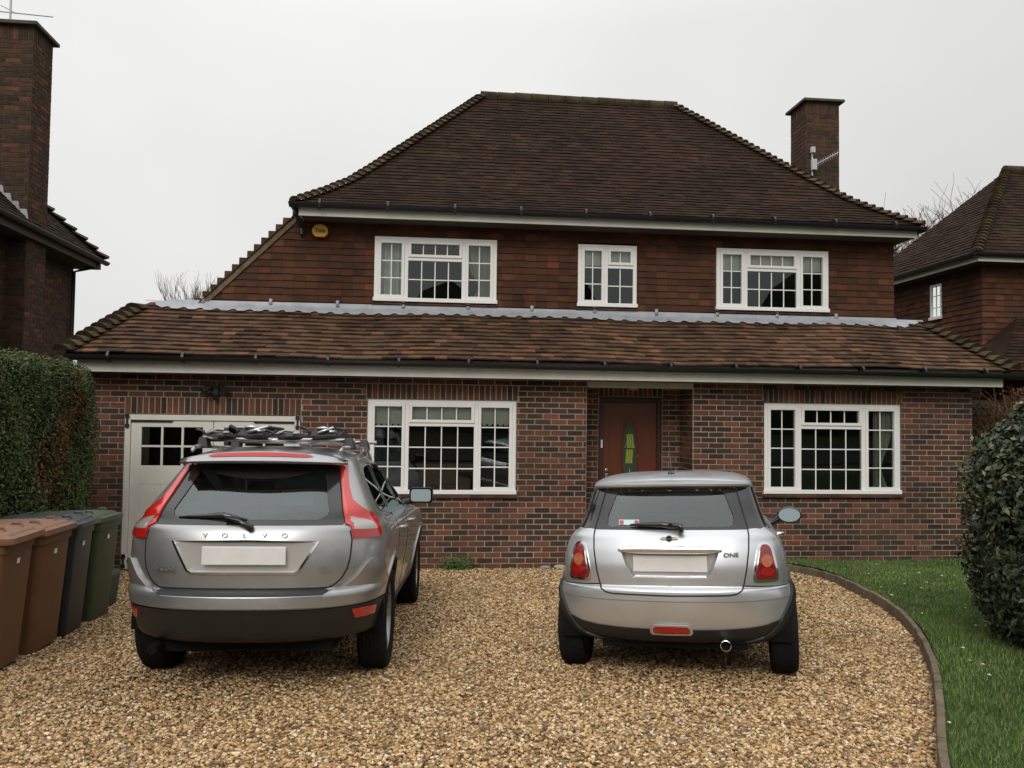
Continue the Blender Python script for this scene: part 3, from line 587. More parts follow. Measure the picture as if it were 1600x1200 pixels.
# garage doors
G = empty('garage_door'); G.parent = H
a0, a1, zt_, zb_ = -3.80, -1.58, 2.02, .03; xm = (a0 + a1) / 2
d = MB(); d.box(a0, a0 + .07, -.02, .08, zb_, zt_); d.box(a1 - .07, a1, -.02, .08, zb_, zt_); d.box(a0 + .07, a1 - .07, -.02, .08, zt_ - .07, zt_); d.build('frame', MT['gwhite'], G, bevel=.004)
for k, (l, r_) in enumerate(((a0 + .075, xm - .004), (xm + .004, a1 - .075))):
    f = MB(); st = .13; wz0, wz1 = 1.36, 1.86
    f.box(l, l + st, .0, .045, zb_, zt_ - .075); f.box(r_ - st, r_, .0, .045, zb_, zt_ - .075); f.box(l + st, r_ - st, 0, .045, wz1, zt_ - .075); f.box(l + st, r_ - st, 0, .045, wz0 - .24, wz0)
    f.box(l + st, r_ - st, 0, .045, zb_, zb_ + .2)
    nx = 3
    for i in range(nx): q0 = l + st + (r_ - l - 2 * st) * i / nx; q1 = l + st + (r_ - l - 2 * st) * (i + 1) / nx; f.box(q0 + .0008, q1 - .0008, .004, .03, zb_ + .2, wz0 - .24)
    for i in (1, 2): q = l + st + (r_ - l - 2 * st) * i / 3; f.box(q - .014, q + .014, .004, .035, wz0, wz1)
    zq = (wz0 + wz1) / 2; f.box(l + st, r_ - st, .006, .033, zq - .013, zq + .013)
    lf = f.build('door_leaf', MT['gwhite'], G, bevel=.003)
    p = MB(); p.add([(l + st, .022, wz0), (r_ - st, .022, wz0), (r_ - st, .022, wz1), (l + st, .022, wz1)], [(0, 1, 2, 3)]); p.build('pane', MT['glass'], G)
    p = MB(); p.box(l + st - .05, r_ - st + .05, .5, .52, wz0 - .5, wz1 + .1); p.box(l, r_, .05, .5, wz1 + .1, wz1 + .12); p.build('interior', MT['dark'], G)
    h_ = MB(); sg = 1 if k == 0 else -1; xh = l - .03 if k == 0 else r_ + .03
    for zz in (1.935, .13):
        h_.hexa([(min(xh, xh + sg * .52), -.012, zz - .014), (max(xh, xh + sg * .52), -.012, zz - .014), (max(xh, xh + sg * .52), -.0005, zz - .014), (min(xh, xh + sg * .52), -.0005, zz - .014),
                 (min(xh, xh + sg * .52), -.012, zz + .014), (max(xh, xh + sg * .52), -.012, zz + .014), (max(xh, xh + sg * .52), -.0005, zz + .014), (min(xh, xh + sg * .52), -.0005, zz + .014)])
        h_.prism([(-.02, -.09), (.02, -.09), (.03, -.05), (.012, -.03), (.012, .03), (.03, .05), (.02, .09), (-.02, .09), (-.03, .05), (-.012, .03), (-.012, -.03), (-.03, -.05)], lambda a, b_, e: (xh - sg * .015 + a, -.035 + e, zz + b_), 0, .012)
        h_.tube([(xh + sg * .52, -.006, zz), (xh + sg * .55, -.006, zz)], [.02, .008], 10); h_.build('strap_hinge', MT['iron'], G, fixn=True); h_ = MB()

# lamp over the garage, alarm box
s_ = empty('security_light', (-2.66, -.02, 2.36)); s_.parent = H
d = MB(); d.box(-.03, .03, -.04, .02, -.08, .05); d.tube([(0, -.04, -.09), (0, -.08, -.12)], .03, 10); d.build('sensor', MT['black'], s_)
for sg in (-1, 1):
    d = MB(); d.tube([(0, -.03, .02), (sg * .06, -.07, .03), (sg * .09, -.08, .01)], .012, 8); d.tube([(sg * .06, -.06, .04), (sg * .15, -.12, -.03)], [.028, .055], 14); d.build('lamp_head', MT['black'], s_)
A = empty('alarm_box', (-1.46, .762, 4.66)); A.parent = H
d = MB(); sh = [(math.cos(t) * .112 * (1.0), math.sin(t) * .098 - .004) for t in [2 * math.pi * k / 36 for k in range(36)]]; sh = [(a, max(b_, -.088)) for a, b_ in sh]
d.prism(sh, lambda a, b_, e: (a, -.06 + e, b_), 0, .06); d.build('cover', MT['yellow'], A, fixn=True, bevel=.008)
text('Yale', .088, MT['navy'], A, Matrix.Translation((0, -.064, 0)) @ Matrix.Rotation(R(90), 4, 'X'), sx=1.0, bold=.0015)
# chimneys
def brick_box(mb, x0, x1, y0, y1, z0, z1, sold=.22, mi=0):
    for P_, a, b_, ph in ((lambda u, d, z: (u, y0 - d, z), x0, x1, 0), (lambda u, d, z: (x0 - d, y1 + y0 - u, z), y0, y1, .1), (lambda u, d, z: (x1 + d, u, z), y0, y1, .1), (lambda u, d, z: (x1 + x0 - u, y1 + d, z), x0, x1, 0)):
        brick_wall(mb, P_, a, b_, z0, z1, soldiers=[(a, b_, z1 - sold - .01, z1 - .01)] if sold else (), phase=a % .225 + ph, mi=mi)
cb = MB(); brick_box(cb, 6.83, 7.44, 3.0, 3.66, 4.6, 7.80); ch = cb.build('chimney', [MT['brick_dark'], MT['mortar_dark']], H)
d = MB(); d.box(6.75, 7.52, 2.92, 3.74, 7.80, 7.85); d.build('cap', mat('cap_stone', (.09, .085, .065), .9, noise=(6, .3)), ch, bevel=.01)
d = MB(); d.tube([(6.90, 2.93, 6.35), (6.90, 2.93, 6.95)], .014, 8); d.box(6.86, 6.94, 2.95, 3.0, 6.4, 6.44); d.box(6.86, 6.93, 2.86, 2.92, 6.84, 6.94); d.box(6.87, 6.96, 2.86, 2.92, 6.53, 6.72); d.tube([(6.9, 2.93, 6.6), (7.32, 2.80, 6.83)], .009, 6)
for k in range(9): f = .25 + k * .09; x_, y_, z_ = 6.9 + .42 * f, 2.93 - .13 * f, 6.6 + .23 * f; d.tube([(x_, y_, z_ - .05), (x_, y_, z_ + .05)], .004, 5)
d.build('aerial', MT['aerial'], ch)

# ================================================================== CAR SHELL TOOLS
def pchip(tab, v):
    k = min(int(v), len(tab) - 2); f = v - k; out = []
    for c in range(len(tab[0])):
        y = lambda i: tab[min(max(i, 0), len(tab) - 1)][c]
        d = lambda i: y(i + 1) - y(i)
        def m(i):
            if i <= 0: return d(0)
            if i >= len(tab) - 1: return d(len(tab) - 2)
            a, b = d(i - 1), d(i); return 0 if a * b <= 0 else 2 * a * b / (a + b)
        a, b, m0, m1 = y(k), y(k + 1), m(k), m(k + 1)
        out.append((2 * f**3 - 3 * f**2 + 1) * a + (f**3 - 2 * f**2 + f) * m0 + (-2 * f**3 + 3 * f**2) * b + (f**3 - f**2) * m1)
    return out
class Shell:
    """body surface: stacked plan outlines. s 0..1 rear corner, 1..2 flank, 2..3 front; v = row of the table"""
    def __init__(c, tab): c.T = tab; c.K = len(tab) - 1; c.cache = {}
    def row(c, v):
        k = round(v, 5)
        if k not in c.cache: c.cache[k] = pchip(c.T, min(max(v, 0), c.K - 1e-6))
        return c.cache[k]
    def P(c, s, v, off=0):
        z, w_, yr, yf, n, Lr, Lf = c.row(v); Lr = min(Lr, (yf - yr) * .48); Lf = min(Lf, (yf - yr) * .48)
        def rho(ph): a, b = abs(math.sin(ph)), abs(math.cos(ph)); return (a ** n + b ** n) ** (-1 / n)
        if s <= 1: ph = s * math.pi / 2; q = rho(ph); p = Vector((w_ * q * math.sin(ph), yr + Lr * (1 - q * math.cos(ph)), z))
        elif s <= 2: p = Vector((w_, yr + Lr + (s - 1) * (yf - Lf - yr - Lr), z))
        else: ph = (3 - s) * math.pi / 2; q = rho(ph); p = Vector((w_ * q * math.sin(ph), yf - Lf * (1 - q * math.cos(ph)), z))
        if off: p = p + c.Nm(s, v) * off
        return p
    def Nm(c, s, v):
        e = .004; s0, s1 = max(s - e, 0), min(s + e, 3); v0, v1 = max(v - .02, 0), min(v + .02, c.K)
        n = (c.P(s1, v) - c.P(s0, v)).cross(c.P(s, v1) - c.P(s, v0))
        if n.length < 1e-12: return Vector((0, 0, 1))
        n.normalize(); 
        if s < .002: n.x = 0
        return n
    def vz(c, z):
        lo_, hi = 0, c.K
        for _ in range(40):
            m = (lo_ + hi) / 2
            if c.row(m)[0] < z: lo_ = m
            else: hi = m
        return (lo_ + hi) / 2
    def RX(c, x, z):                                  # a point seen from the rear
        v = c.vz(z); r_ = c.row(v); n = r_[4]; q = min(max(x / r_[1], 0), .99999); return (math.atan2(q, (1 - q ** n) ** (1 / n)) / (math.pi / 2), v)
    def FX(c, x, z): s, v = c.RX(x, z); return (3 - s, v)
    def SY(c, y, z):                                  # a point seen from the side
        v = c.vz(z); z_, w_, yr, yf, n, Lr, Lf = c.row(v); Lr = min(Lr, (yf - yr) * .48); Lf = min(Lf, (yf - yr) * .48)
        if y < yr + Lr: cc = min(max(1 - (y - yr) / Lr, 0), .99999); return (math.atan2((1 - cc ** n) ** (1 / n), cc) / (math.pi / 2), v)
        if y > yf - Lf: cc = min(max(1 - (yf - y) / Lf, 0), .99999); return (3 - math.atan2((1 - cc ** n) ** (1 / n), cc) / (math.pi / 2), v)
        return (1 + (y - yr - Lr) / (yf - Lf - yr - Lr), v)
def dens(poly, step, fn, closed=True):
    out = []; n = len(poly)
    for i in range(n if closed else n - 1):
        a, b = poly[i], poly[(i + 1) % n]; k = max(1, int(math.hypot(b[0] - a[0], b[1] - a[1]) / step))
        for j in range(k): out.append(fn(a[0] + (b[0] - a[0]) * j / k, a[1] + (b[1] - a[1]) * j / k))
    if not closed: out.append(fn(*poly[-1]))
    return out
def rnd_poly(poly, r, n=4, skip=()):
    out = []; m = len(poly)
    for i, p in enumerate(poly):
        if i in skip: out.append(p); continue
        p = Vector(p); a = Vector(poly[i - 1]); b = Vector(poly[(i + 1) % m]); ra = min(r, (a - p).length * .45); rb_ = min(r, (b - p).length * .45)
        A_, B_ = p + (a - p).normalized() * ra, p + (b - p).normalized() * rb_
        for k in range(n + 1): t = k / n; q = A_ * (1 - t) ** 2 + p * 2 * t * (1 - t) + B_ * t * t; out.append((q.x, q.y))
    return out
def inside(p, poly):
    x, y = p; c = False; n = len(poly); j = n - 1
    for i in range(n):
        xi, yi = poly[i]; xj, yj = poly[j]
        if (yi > y) != (yj > y) and x < (xj - xi) * (y - yi) / (yj - yi) + xi: c = not c
        j = i
    return c
KS, KV = 1.3, .10
def cdt(outer, holes, ds, dv, s0=0, s1=3, v0=0, v1=99):
    pts = []; edges = []; loops = [outer] + holes
    for lp in loops:
        b = len(pts); pts += [Vector((p[0] * KS, p[1] * KV)) for p in lp]; n = len(lp); edges += [(b + i, b + (i + 1) % n) for i in range(n)]
    arr = np.array([(p.x, p.y) for p in pts]); xs = [p[0] for p in outer]; ys = [p[1] for p in outer]
    gs = np.arange(min(xs) + ds / 2, max(xs), ds); gv = np.arange(min(ys) + dv / 2, max(ys), dv); lim = (min(ds * KS, dv * KV) * .5) ** 2
    for i, v in enumerate(gv):
        for s in gs + (ds / 2 if i % 2 else 0) * 0:
            if not inside((s, v), outer) or any(inside((s, v), h) for h in holes): continue
            if ((arr - (s * KS, v * KV)) ** 2).sum(1).min() < lim: continue
            pts.append(Vector((s * KS, v * KV)))
    V, E_, F_, *_r = delaunay_2d_cdt(pts, edges, [], 0, 1e-7)
    out = []
    for f in F_:
        c = (sum(V[i].x for i in f) / 3 / KS, sum(V[i].y for i in f) / 3 / KV)
        if inside(c, outer) and not any(inside(c, h) for h in holes): out.append(f)
    return [(p.x / KS, p.y / KV) for p in V], out
def shell_mesh(sh, name, outer, holes, m, parent, off=0, depth=.0, sides=(1,), ds=.05, dv=.25, offfn=None, normals=True, taper=0):
    uv, fs = cdt(outer, holes, ds, dv); vs = []; F = []; NN = []
    for sd in sides:
        b = len(vs)
        for (s, v) in uv:
            o_ = off if offfn is None else offfn(s, v)
            p = sh.P(s, v, o_); n = sh.Nm(s, v); vs.append(Vector((p.x * sd, p.y, p.z))); NN.append(Vector((n.x * sd, n.y, n.z)))
        F += [tuple(b + i for i in (f if sd > 0 else f[::-1])) for f in fs]
    bm = bmesh.new(); ly = bm.verts.layers.float_vector.new('nn'); bv = [bm.verts.new(p) for p in vs]
    for v_, n_ in zip(bv, NN): v_[ly] = n_
    for f in F:
        try: bm.faces.new([bv[i] for i in f])
        except ValueError: pass
    if len(sides) == 2: bmesh.ops.remove_doubles(bm, verts=[v_ for v_ in bm.verts if abs(v_.co.x) < 1e-4], dist=2e-4)
    bmesh.ops.delete(bm, geom=[v_ for v_ in bm.verts if not v_.link_faces], context='VERTS')
    # orient outward
    bm.normal_update()
    for f in bm.faces:
        if f.normal.dot(f.verts[0][ly] + f.verts[1][ly] + f.verts[2][ly]) < 0: f.normal_flip()
    if depth:
        be = [e_ for e_ in bm.edges if e_.is_boundary]; g = bmesh.ops.extrude_edge_only(bm, edges=be)['geom']
        for v_ in [q for q in g if isinstance(q, bmesh.types.BMVert)]:
            v_.co -= v_[ly] * depth; v_[ly] = Vector((0, 0, 0))
    me = bpy.data.meshes.new(name); bm.to_mesh(me); bm.verts.ensure_lookup_table(); ly = bm.verts.layers.float_vector['nn']; nn = [Vector(v_[ly]) for v_ in bm.verts]; bm.free(); me.shade_smooth(); me.materials.append(m)
    if normals and not depth: me.normals_split_custom_set_from_vertices([tuple(n) for n in nn])
    o = bpy.data.objects.new(name, me); COL.objects.link(o); o.parent = parent
    if depth: md = o.modifiers.new('es', 'EDGE_SPLIT'); md.split_angle = R(50)
    return o
def strip(sh, name, path, wdt, off, m, parent, sides=(1,)):
    """thin band lying on the shell along a path of (s, v); used for panel gaps and trim"""
    if len(sides) == 2 and path[0][0] > .01 and path[-1][0] > .01: strip(sh, name, path, wdt, off, m, parent, (1,)); return strip(sh, name, path, wdt, off, m, parent, (-1,))
    mb = MB()
    for sd in sides:
        vs = []; fs = []; pts = [sh.P(*p) for p in path]; ns = [sh.Nm(*p) for p in path]; n = len(pts)
        for i in range(n):
            d = (pts[min(i + 1, n - 1)] - pts[max(i - 1, 0)]).normalized(); q = d.cross(ns[i]).normalized() * wdt / 2
            for a in (pts[i] - q - ns[i] * .002, pts[i] - q + ns[i] * off, pts[i] + q + ns[i] * off, pts[i] + q - ns[i] * .002): vs.append((a.x * sd, a.y, a.z))
        for i in range(n - 1):
            for k in range(3): fs.append((i * 4 + k, i * 4 + k + 1, i * 4 + k + 5, i * 4 + k + 4))
        mb.add(vs, fs)
    return mb.build(name, m, parent, fixn=True)
def bezpts(P, n=8): return [tuple(p) for p in spline(P, n)]
def car_mat(name, col, metal, rough, coat=.6, flake=.0):
    m = mat(name, col, rough, metal, noise=(2.5, .05), coat=coat)
    t = m.node_tree; b = t.nodes['Principled BSDF']; tcn = N(t, 'ShaderNodeTexCoord'); n = N(t, 'ShaderNodeTexNoise', inp={'Scale': 3, 'Detail': 5, 'Roughness': .7})
    mr = N(t, 'ShaderNodeMapRange', inp={'From Min': .35, 'From Max': .75, 'To Min': rough, 'To Max': rough + .16}); t.links.new(tcn.outputs['Object'], n.inputs[0]); t.links.new(n.outputs[0], mr.inputs[0]); t.links.new(mr.outputs[0], b.inputs['Roughness'])
    return m
CM = dict(
    grey=car_mat('grey_paint', (.37, .37, .365), .75, .29), silver=car_mat('silver_paint', (.60, .61, .62), .70, .28),
    plastic=mat('bumper_plastic', (.016, .016, .016), .5, noise=(4, .15)), rubber=mat('tyre_rubber', (.013, .013, .013), .85, noise=(12, .25), bump=(60, .3)),
    seam=mat('seam', (.006, .006, .006), .7), rim=mat('wheel_alloy', (.28, .28, .28), .35, .8), under=mat('underbody', (.008, .008, .008), .9),
    recess=mat('recess_silver', (.50, .49, .47), .35, .35),
    red=mat('lamp_red', (.36, .012, .008), .12, coat=1), redb=mat('lamp_bright_red', (.50, .014, .008), .15, coat=1), clear=mat('lamp_clear', (.36, .33, .31), .15, .2, coat=1), amber=mat('lamp_amber', (.42, .09, .015), .15, coat=1),
    dred=mat('lamp_dark_red', (.20, .012, .014), .1, coat=1), cglass=glass_mat('car_glass', (.62, .72, .68), 0, 1.7), pglass=glass_mat('rear_glass', (.55, .68, .62), 0, 2.0), blk=mat('black_trim', (.010, .010, .011), .15, coat=.5), mirror=mat('mirror_glass', (.30, .37, .37), .05, 1),
    seat=mat('seat_cloth', (.022, .022, .024), .9), plate=mat('number_plate', (.74, .73, .70), .35, noise=(7, .06, (.66, .60, .50), 9, .60)), chrome=MT['chrome'], badge=mat('dull_chrome', (.42, .40, .36), .3, .8), sticker=mat('sticker', (.55, .68, .66), .5), stickr=mat('sticker_red', (.45, .08, .06), .5), light_patch=mat('light_patch', (.35, .55, .48), .7))
def wheel(parent, x, y, r, wd, sgn, spokes, rim=.66, steer=0):
    wq = empty('wheel', (x, y, r)); wq.parent = parent
    t = MB(); h = wd / 2; pf = [(r * .66, -h * .8), (r * .80, -h * 1.0), (r * .93, -h * .97), (r * .985, -h * .80), (r, -h * .6), (r, h * .6), (r * .985, h * .80), (r * .93, h * .97), (r * .80, h), (r * .66, h * .8)]
    t.lathe(pf, (0, 0, 0), 'x', 56)
    for k in range(-2, 3): t.lathe([(r * 1.0005, k * h * .26 - .011), (r * 1.006, k * h * .26 - .008), (r * 1.006, k * h * .26 + .008), (r * 1.0005, k * h * .26 + .011)], (0, 0, 0), 'x', 56)
    t.build('tyre', CM['rubber'], wq, smooth='auto')
    m = MB(); m.lathe([(r * .67, -h * .8), (r * .64, -h * .6), (r * .60, 0), (r * .64, h * .7), (r * .675, h * .82)], (0, 0, 0), 'x', 40)
    for k in range(spokes):
        a = 2 * math.pi * k / spokes; c, s = math.cos(a), math.sin(a)
        def q(rad, tn, xx): return (xx * sgn, rad * c - tn * s, rad * s + tn * c)
        m.hexa([q(r * .10, -.03, h * .40), q(r * .10, .03, h * .40), q(r * .64, .022, h * .55), q(r * .64, -.022, h * .55), q(r * .10, -.03, h * .58), q(r * .10, .03, h * .58), q(r * .64, .020, h * .74), q(r * .64, -.020, h * .74)])
    m.lathe([(0, h * .6 * sgn), (r * .14, h * .6 * sgn), (r * .16, h * .45 * sgn), (r * .16, 0)], (0, 0, 0), 'x', 24)
    m.lathe([(0, h * .2 * sgn), (r * .42, h * .2 * sgn), (r * .42, 0)], (0, 0, 0), 'x', 24)
    m.build('rim', CM['rim'], wq, fixn=True, smooth='auto')
    return wq
def arch_pts(yc, r, zc, z0, n=26, ry=None):
    a0 = math.asin(max(-1, (z0 - zc) / r)); out = []
    for k in range(n + 1): a = a0 + (math.pi - 2 * a0) * k / n; out.append((yc + (ry or r) * math.cos(a), zc + r * math.sin(a)))
    return out
def place_car(root, x, y, hd, sc_=(1, 1, 1), roll=0):
    h = R(hd); f = Vector((math.sin(h), math.cos(h), -SL * math.cos(h))).normalized(); n = Vector((0, SL, 1)).normalized(); r_ = f.cross(n).normalized(); n = r_.cross(f)
    M = Matrix((r_, f, n)).transposed().to_4x4(); M.translation = Vector((x, y, gz(y) + .006)); root.matrix_world = M @ Matrix.Rotation(R(-roll), 4, 'Y') @ Matrix.Diagonal((*sc_, 1))
def well(m, x0, x1, yc, zc, r, zb, sd):
    K = 20; a0 = math.asin(max(-1, (zb - zc) / r)); A = [a0 + (math.pi - 2 * a0) * k / K for k in range(K + 1)]
    vs = [(sd * x, yc + r * math.cos(a), zc + r * math.sin(a)) for a in A for x in (x0, x1)]
    m.add(vs, [(2 * k, 2 * k + 1, 2 * k + 3, 2 * k + 2) for k in range(K)] + [tuple(2 * k for k in range(K + 1))])
def seats(parent, rows_, wz, name='seat'):
    for (x, y, zb, zt, hw) in rows_:
        m = MB(); m.hexa([(x - hw, y - .07, zb), (x + hw, y - .07, zb), (x + hw, y + .10, zb), (x - hw, y + .10, zb), (x - hw * .85, y - .17, zt), (x + hw * .85, y - .17, zt), (x + hw * .85, y - .06, zt), (x - hw * .85, y - .06, zt)])
        m.hexa([(x - .12, y - .19, zt + .05), (x + .12, y - .19, zt + .05), (x + .12, y - .10, zt + .05), (x - .12, y - .10, zt + .05), (x - .10, y - .19, zt + .20), (x + .10, y - .19, zt + .20), (x + .10, y - .11, zt + .20), (x - .10, y - .11, zt + .20)])
        m.box(x - .05, x - .035, y - .15, y - .135, zt - .02, zt + .06); m.box(x + .035, x + .05, y - .15, y - .135, zt - .02, zt + .06)
        m.build(name, CM['seat'], parent, bevel=.03)

# ================================================================== GREY ESTATE CAR
V_ = empty('parked_car', (0, 0, 0), 'large grey off-road estate car with tall red tail lights and roof bars, on the left', 'car')
vt = [  # z, half width, rear y, front y, squareness, rear corner length, front corner length
    (.345, .77, -.78, 3.40, 2.7, 0.76, .7), (.38, .808, -.865, 3.52, 2.7, 0.78, .7), (.45, .82, -.91, 3.60, 2.7, 0.80, .7), (.54, .836, -.945, 3.64, 2.7, 0.80, .7), (.565, .840, -.955, 3.645, 2.7, 0.80, .7),
    (.635, .850, -.950, 3.64, 2.7, 0.78, .7), (.655, .853, -.915, 3.635, 2.7, 0.76, .7), (.672, .858, -.865, 3.63, 2.8, 0.74, .7), (.80, .878, -.862, 3.60, 2.8, 0.70, .7), (.93, .884, -.845, 3.45, 2.8, 0.70, .8),
    (1.00, .872, -.825, 3.10, 2.9, 0.70, .9), (1.05, .846, -.80, 2.50, 3.0, 0.64, .9), (1.09, .810, -.765, 2.05, 3.1, 0.63, .7), (1.16, .775, -.705, 1.86, 3.4, .55, .5), (1.28, .705, -.56, 1.62, 3.6, .45, .4),
    (1.40, .640, -.42, 1.30, 3.8, .38, .35), (1.47, .605, -.35, 1.05, 3.6, .36, .35), (1.51, .570, -.30, .90, 3.2, .36, .35), (1.545, .50, -.24, .72, 2.8, .4, .4), (1.575, .36, 0, .55, 2.4, .4, .4), (1.585, .18, .12, .45, 2.2, .3, .3), (1.587, .0, .20, .40, 2, .1, .1)]
sh = Shell(vt); WB = 2.80
outer = [(3 * k / 60, 0) for k in range(60)] + [(3, sh.K * k / 40) for k in range(40)] + [(3 - 3 * k / 60, sh.K) for k in range(60)] + [(0, sh.K - sh.K * k / 220) for k in range(220)]
RXv = sh.RX; SYv = sh.SY
win = [(0, 1.066), (.603, 1.066), (.610, 1.08), (.502, 1.446), (.49, 1.455), (0, 1.462)]
rearw = dens(win, .03, RXv)
rec = [(0, .978), (.462, .968), (.352, .79), (.325, .772), (0, .772)]; recp = dens(rec, .03, RXv)
sidew = rnd_poly([(-.32, 1.15), (-.12, 1.40), (.25, 1.475), (.95, 1.455), (1.45, 1.28), (1.78, 1.10), (1.0, 1.085), (.2, 1.10)], .12, 5); sidep = dens(sidew, .05, SYv)
wsc = [(0, 1.11), (.70, 1.11), (.55, 1.45), (0, 1.47)]; wsp = dens(wsc, .05, sh.FX)
ar = dens(arch_pts(0, .405, .385, .285), .03, SYv, False); af = dens(arch_pts(WB, .405, .385, .285), .03, SYv, False)
# arches reach the lower edge: join them to the outline
def cut_arch(y0, r): return dens([(y0 + .402, .3455)] + arch_pts(y0, .405, .385, .3455)[1:-1] + [(y0 - .402, .3455)], .03, SYv)
body = shell_mesh(sh, 'body', outer, [rearw, recp, sidep, wsp, cut_arch(0, .4), cut_arch(WB, .4)], CM['grey'], V_, sides=(1, -1), ds=.045, dv=.25)
shell_mesh(sh, 'rear_window', rearw, [], CM['pglass'], V_, off=-.003, sides=(1, -1))
blk = dens([(0, 1.462), (.49, 1.455), (.502, 1.446), (.610, 1.08), (.603, 1.066), (0, 1.066), (0, 1.10), (.44, 1.10), (.495, 1.125), (.505, 1.16), (.425, 1.40), (.405, 1.425), (.30, 1.385), (.16, 1.36), (0, 1.352)], .03, RXv)  # glass border; its deep top arc paints in the spoiler's shadow
shell_mesh(sh, 'window_border', blk, [], mat('tinted_border', (.022, .020, .021), .12, coat=.3), V_, off=.0015, sides=(1, -1))
for sd in (1, -1): shell_mesh(sh, 'side_window', sidep, [], CM['cglass'], V_, off=-.004, sides=(sd,))
shell_mesh(sh, 'windscreen', wsp, [], CM['cglass'], V_, off=-.004, sides=(1, -1))
for yy in (.28, 1.02):
    strip(sh, 'window_pillar', [SYv(yy + .02 * k, 1.08 + .037 * k) for k in range(11)], .07, .003, CM['blk'], V_, (1, -1))
fr_ = [sh.SY(*p) for p in sidew + sidew[:1]]; strip(sh, 'window_trim', dens(sidew + sidew[:1], .05, SYv, False), .022, .004, CM['blk'], V_, (1, -1))
# tail lights
def lamp(nm, pts, m, off, dp, sd=(1,), lab=None):
    o = shell_mesh(sh, nm, dens(pts, .025, RXv), [], m, V_, off=off, depth=dp, sides=sd, ds=.04, dv=.3)
    return o
for sd in (1, -1):
    lt = [(.508, 1.455), (.560, 1.455), (.570, 1.40), (.598, 1.30), (.636, 1.215), (.70, 1.165), (.755, 1.130), (.790, 1.085), (.820, 1.03), (.827, .985), (.815, .975), (.672, .975), (.662, 1.02), (.648, 1.055), (.613, 1.070)]
    T = empty('taillight'); T.parent = V_
    o = lamp('lens', lt, CM['redb'], .012, .016, (sd,)); o.parent = T
    cl = [(.670, 1.035), (.662, 1.065), (.638, 1.085), (.636, 1.115), (.67, 1.105), (.73, 1.085), (.775, 1.065), (.80, 1.03)]
    o = shell_mesh(sh, 'reflector', dens(cl, .02, RXv), [], CM['clear'], V_, off=.0145, depth=.003, sides=(sd,), ds=.03, dv=.2); o.parent = T
    dk = [(.670, .980), (.667, 1.03), (.817, 1.022), (.822, .985), (.815, .980)]
    o = shell_mesh(sh, 'stop_lamp', dens(dk, .02, RXv), [], CM['red'], V_, off=.0145, depth=.003, sides=(sd,), ds=.03, dv=.2); o.parent = T
    lit = [(.520, 1.44), (.536, 1.44), (.558, 1.30), (.612, 1.17), (.615, 1.12), (.602, 1.13), (.566, 1.25)]
    o = shell_mesh(sh, 'light_tube', dens(lit, .02, RXv), [], mat('lamp_orange_red', (.66, .05, .02), .15, coat=1), V_, off=.0140, depth=.003, sides=(sd,), ds=.03, dv=.2); o.parent = T
# number plate recess, plate, lettering
rm = MB(); q = dens(rec[1:], .03, lambda a, b: (a, b), False); loop = [(a, b) for a, b in q] + [(-a, b) for a, b in q[::-1]]
vs = []; n = len(loop)
for a, b in loop: p = sh.P(*RXv(abs(a), b)); vs.append((a, p.y + .001, b))
for a, b in loop: p = sh.P(*RXv(abs(a), b)); vs.append((a * .955, -.80, .875 + (b - .875) * .90))
rm.add(vs, [(i, (i + 1) % n, n + (i + 1) % n, n + i) for i in range(n)] + [tuple(range(n, 2 * n))]); rm.build('plate_recess', CM['recess'], V_, fixn=True)
rm = MB(); rm.box(-.265, .265, -.838, -.828, .822, .937); pl2 = rm.build('number_plate', CM['plate'], V_, bevel=.004)
strip(sh, 'recess_trim', dens([(-0, .772), (.325, .772), (.352, .79), (.462, .968)], .02, RXv, False), .014, .006, CM['chrome'], V_, (1, -1))
for i, ch_ in enumerate('VOLVO'):
    x = -.252 + i * .126; yy = sh.P(*RXv(abs(x), 1.0)).y - .006
    text(ch_, .044, CM['badge'], V_, Matrix.Translation((x, yy, 1.005)) @ Matrix.Rotation(R(-10), 4, 'X') @ Matrix.Rotation(R(90), 4, 'X'), sx=1.15)
yy = sh.P(*RXv(.48, .80)).y - .004
text('XC60', .048, CM['badge'], V_, Matrix.Translation((-.50, yy - .012, .80)) @ Matrix.Rotation(R(-17), 4, 'Z') @ Matrix.Rotation(R(90), 4, 'X'), sx=1.3)
text('D5', .048, CM['badge'], V_, Matrix.Translation((.51, yy - .012, .80)) @ Matrix.Rotation(R(17), 4, 'Z') @ Matrix.Rotation(R(90), 4, 'X'), sx=1.2)
# tailgate gap, sill, bumpers
strip(sh, 'tailgate_gap', dens([(.650, 1.03), (.664, .97), (.658, .86), (.642, .79), (.608, .73), (.565, .692), (.535, .679), (.50, .677), (0, .677)], .02, RXv, False), .009, .0025, CM['seam'], V_, (1, -1))
strip(sh, 'tailgate_gap', dens([(.610, 1.08), (.502, 1.452)], .02, RXv, False), .008, .003, CM['seam'], V_, (1, -1))
shell_mesh(sh, 'load_sill', dens([(0, .640), (.545, .642), (.525, .668), (0, .668)], .02, RXv), [], CM['plastic'], V_, off=.005, depth=.007, sides=(1, -1), dv=.15)
wing = dens([(0, .570), (.5, .570), (.76, .574), (.832, .586), (.853, .70), (.845, .80), (.800, .845), (.770, .84), (.735, .80), (.69, .74), (.63, .69), (.56, .648), (.50, .636), (0, .632)], .025, RXv)
shell_mesh(sh, 'bumper', wing, [], CM['grey'], V_, off=.022, depth=.026, sides=(1, -1), dv=.2)
low = dens([(0, .265), (.5, .265), (.84, .285), (.885, .33), (.925, .50), (.932, .592), (.80, .582), (.5, .578), (0, .578)], .03, RXv)
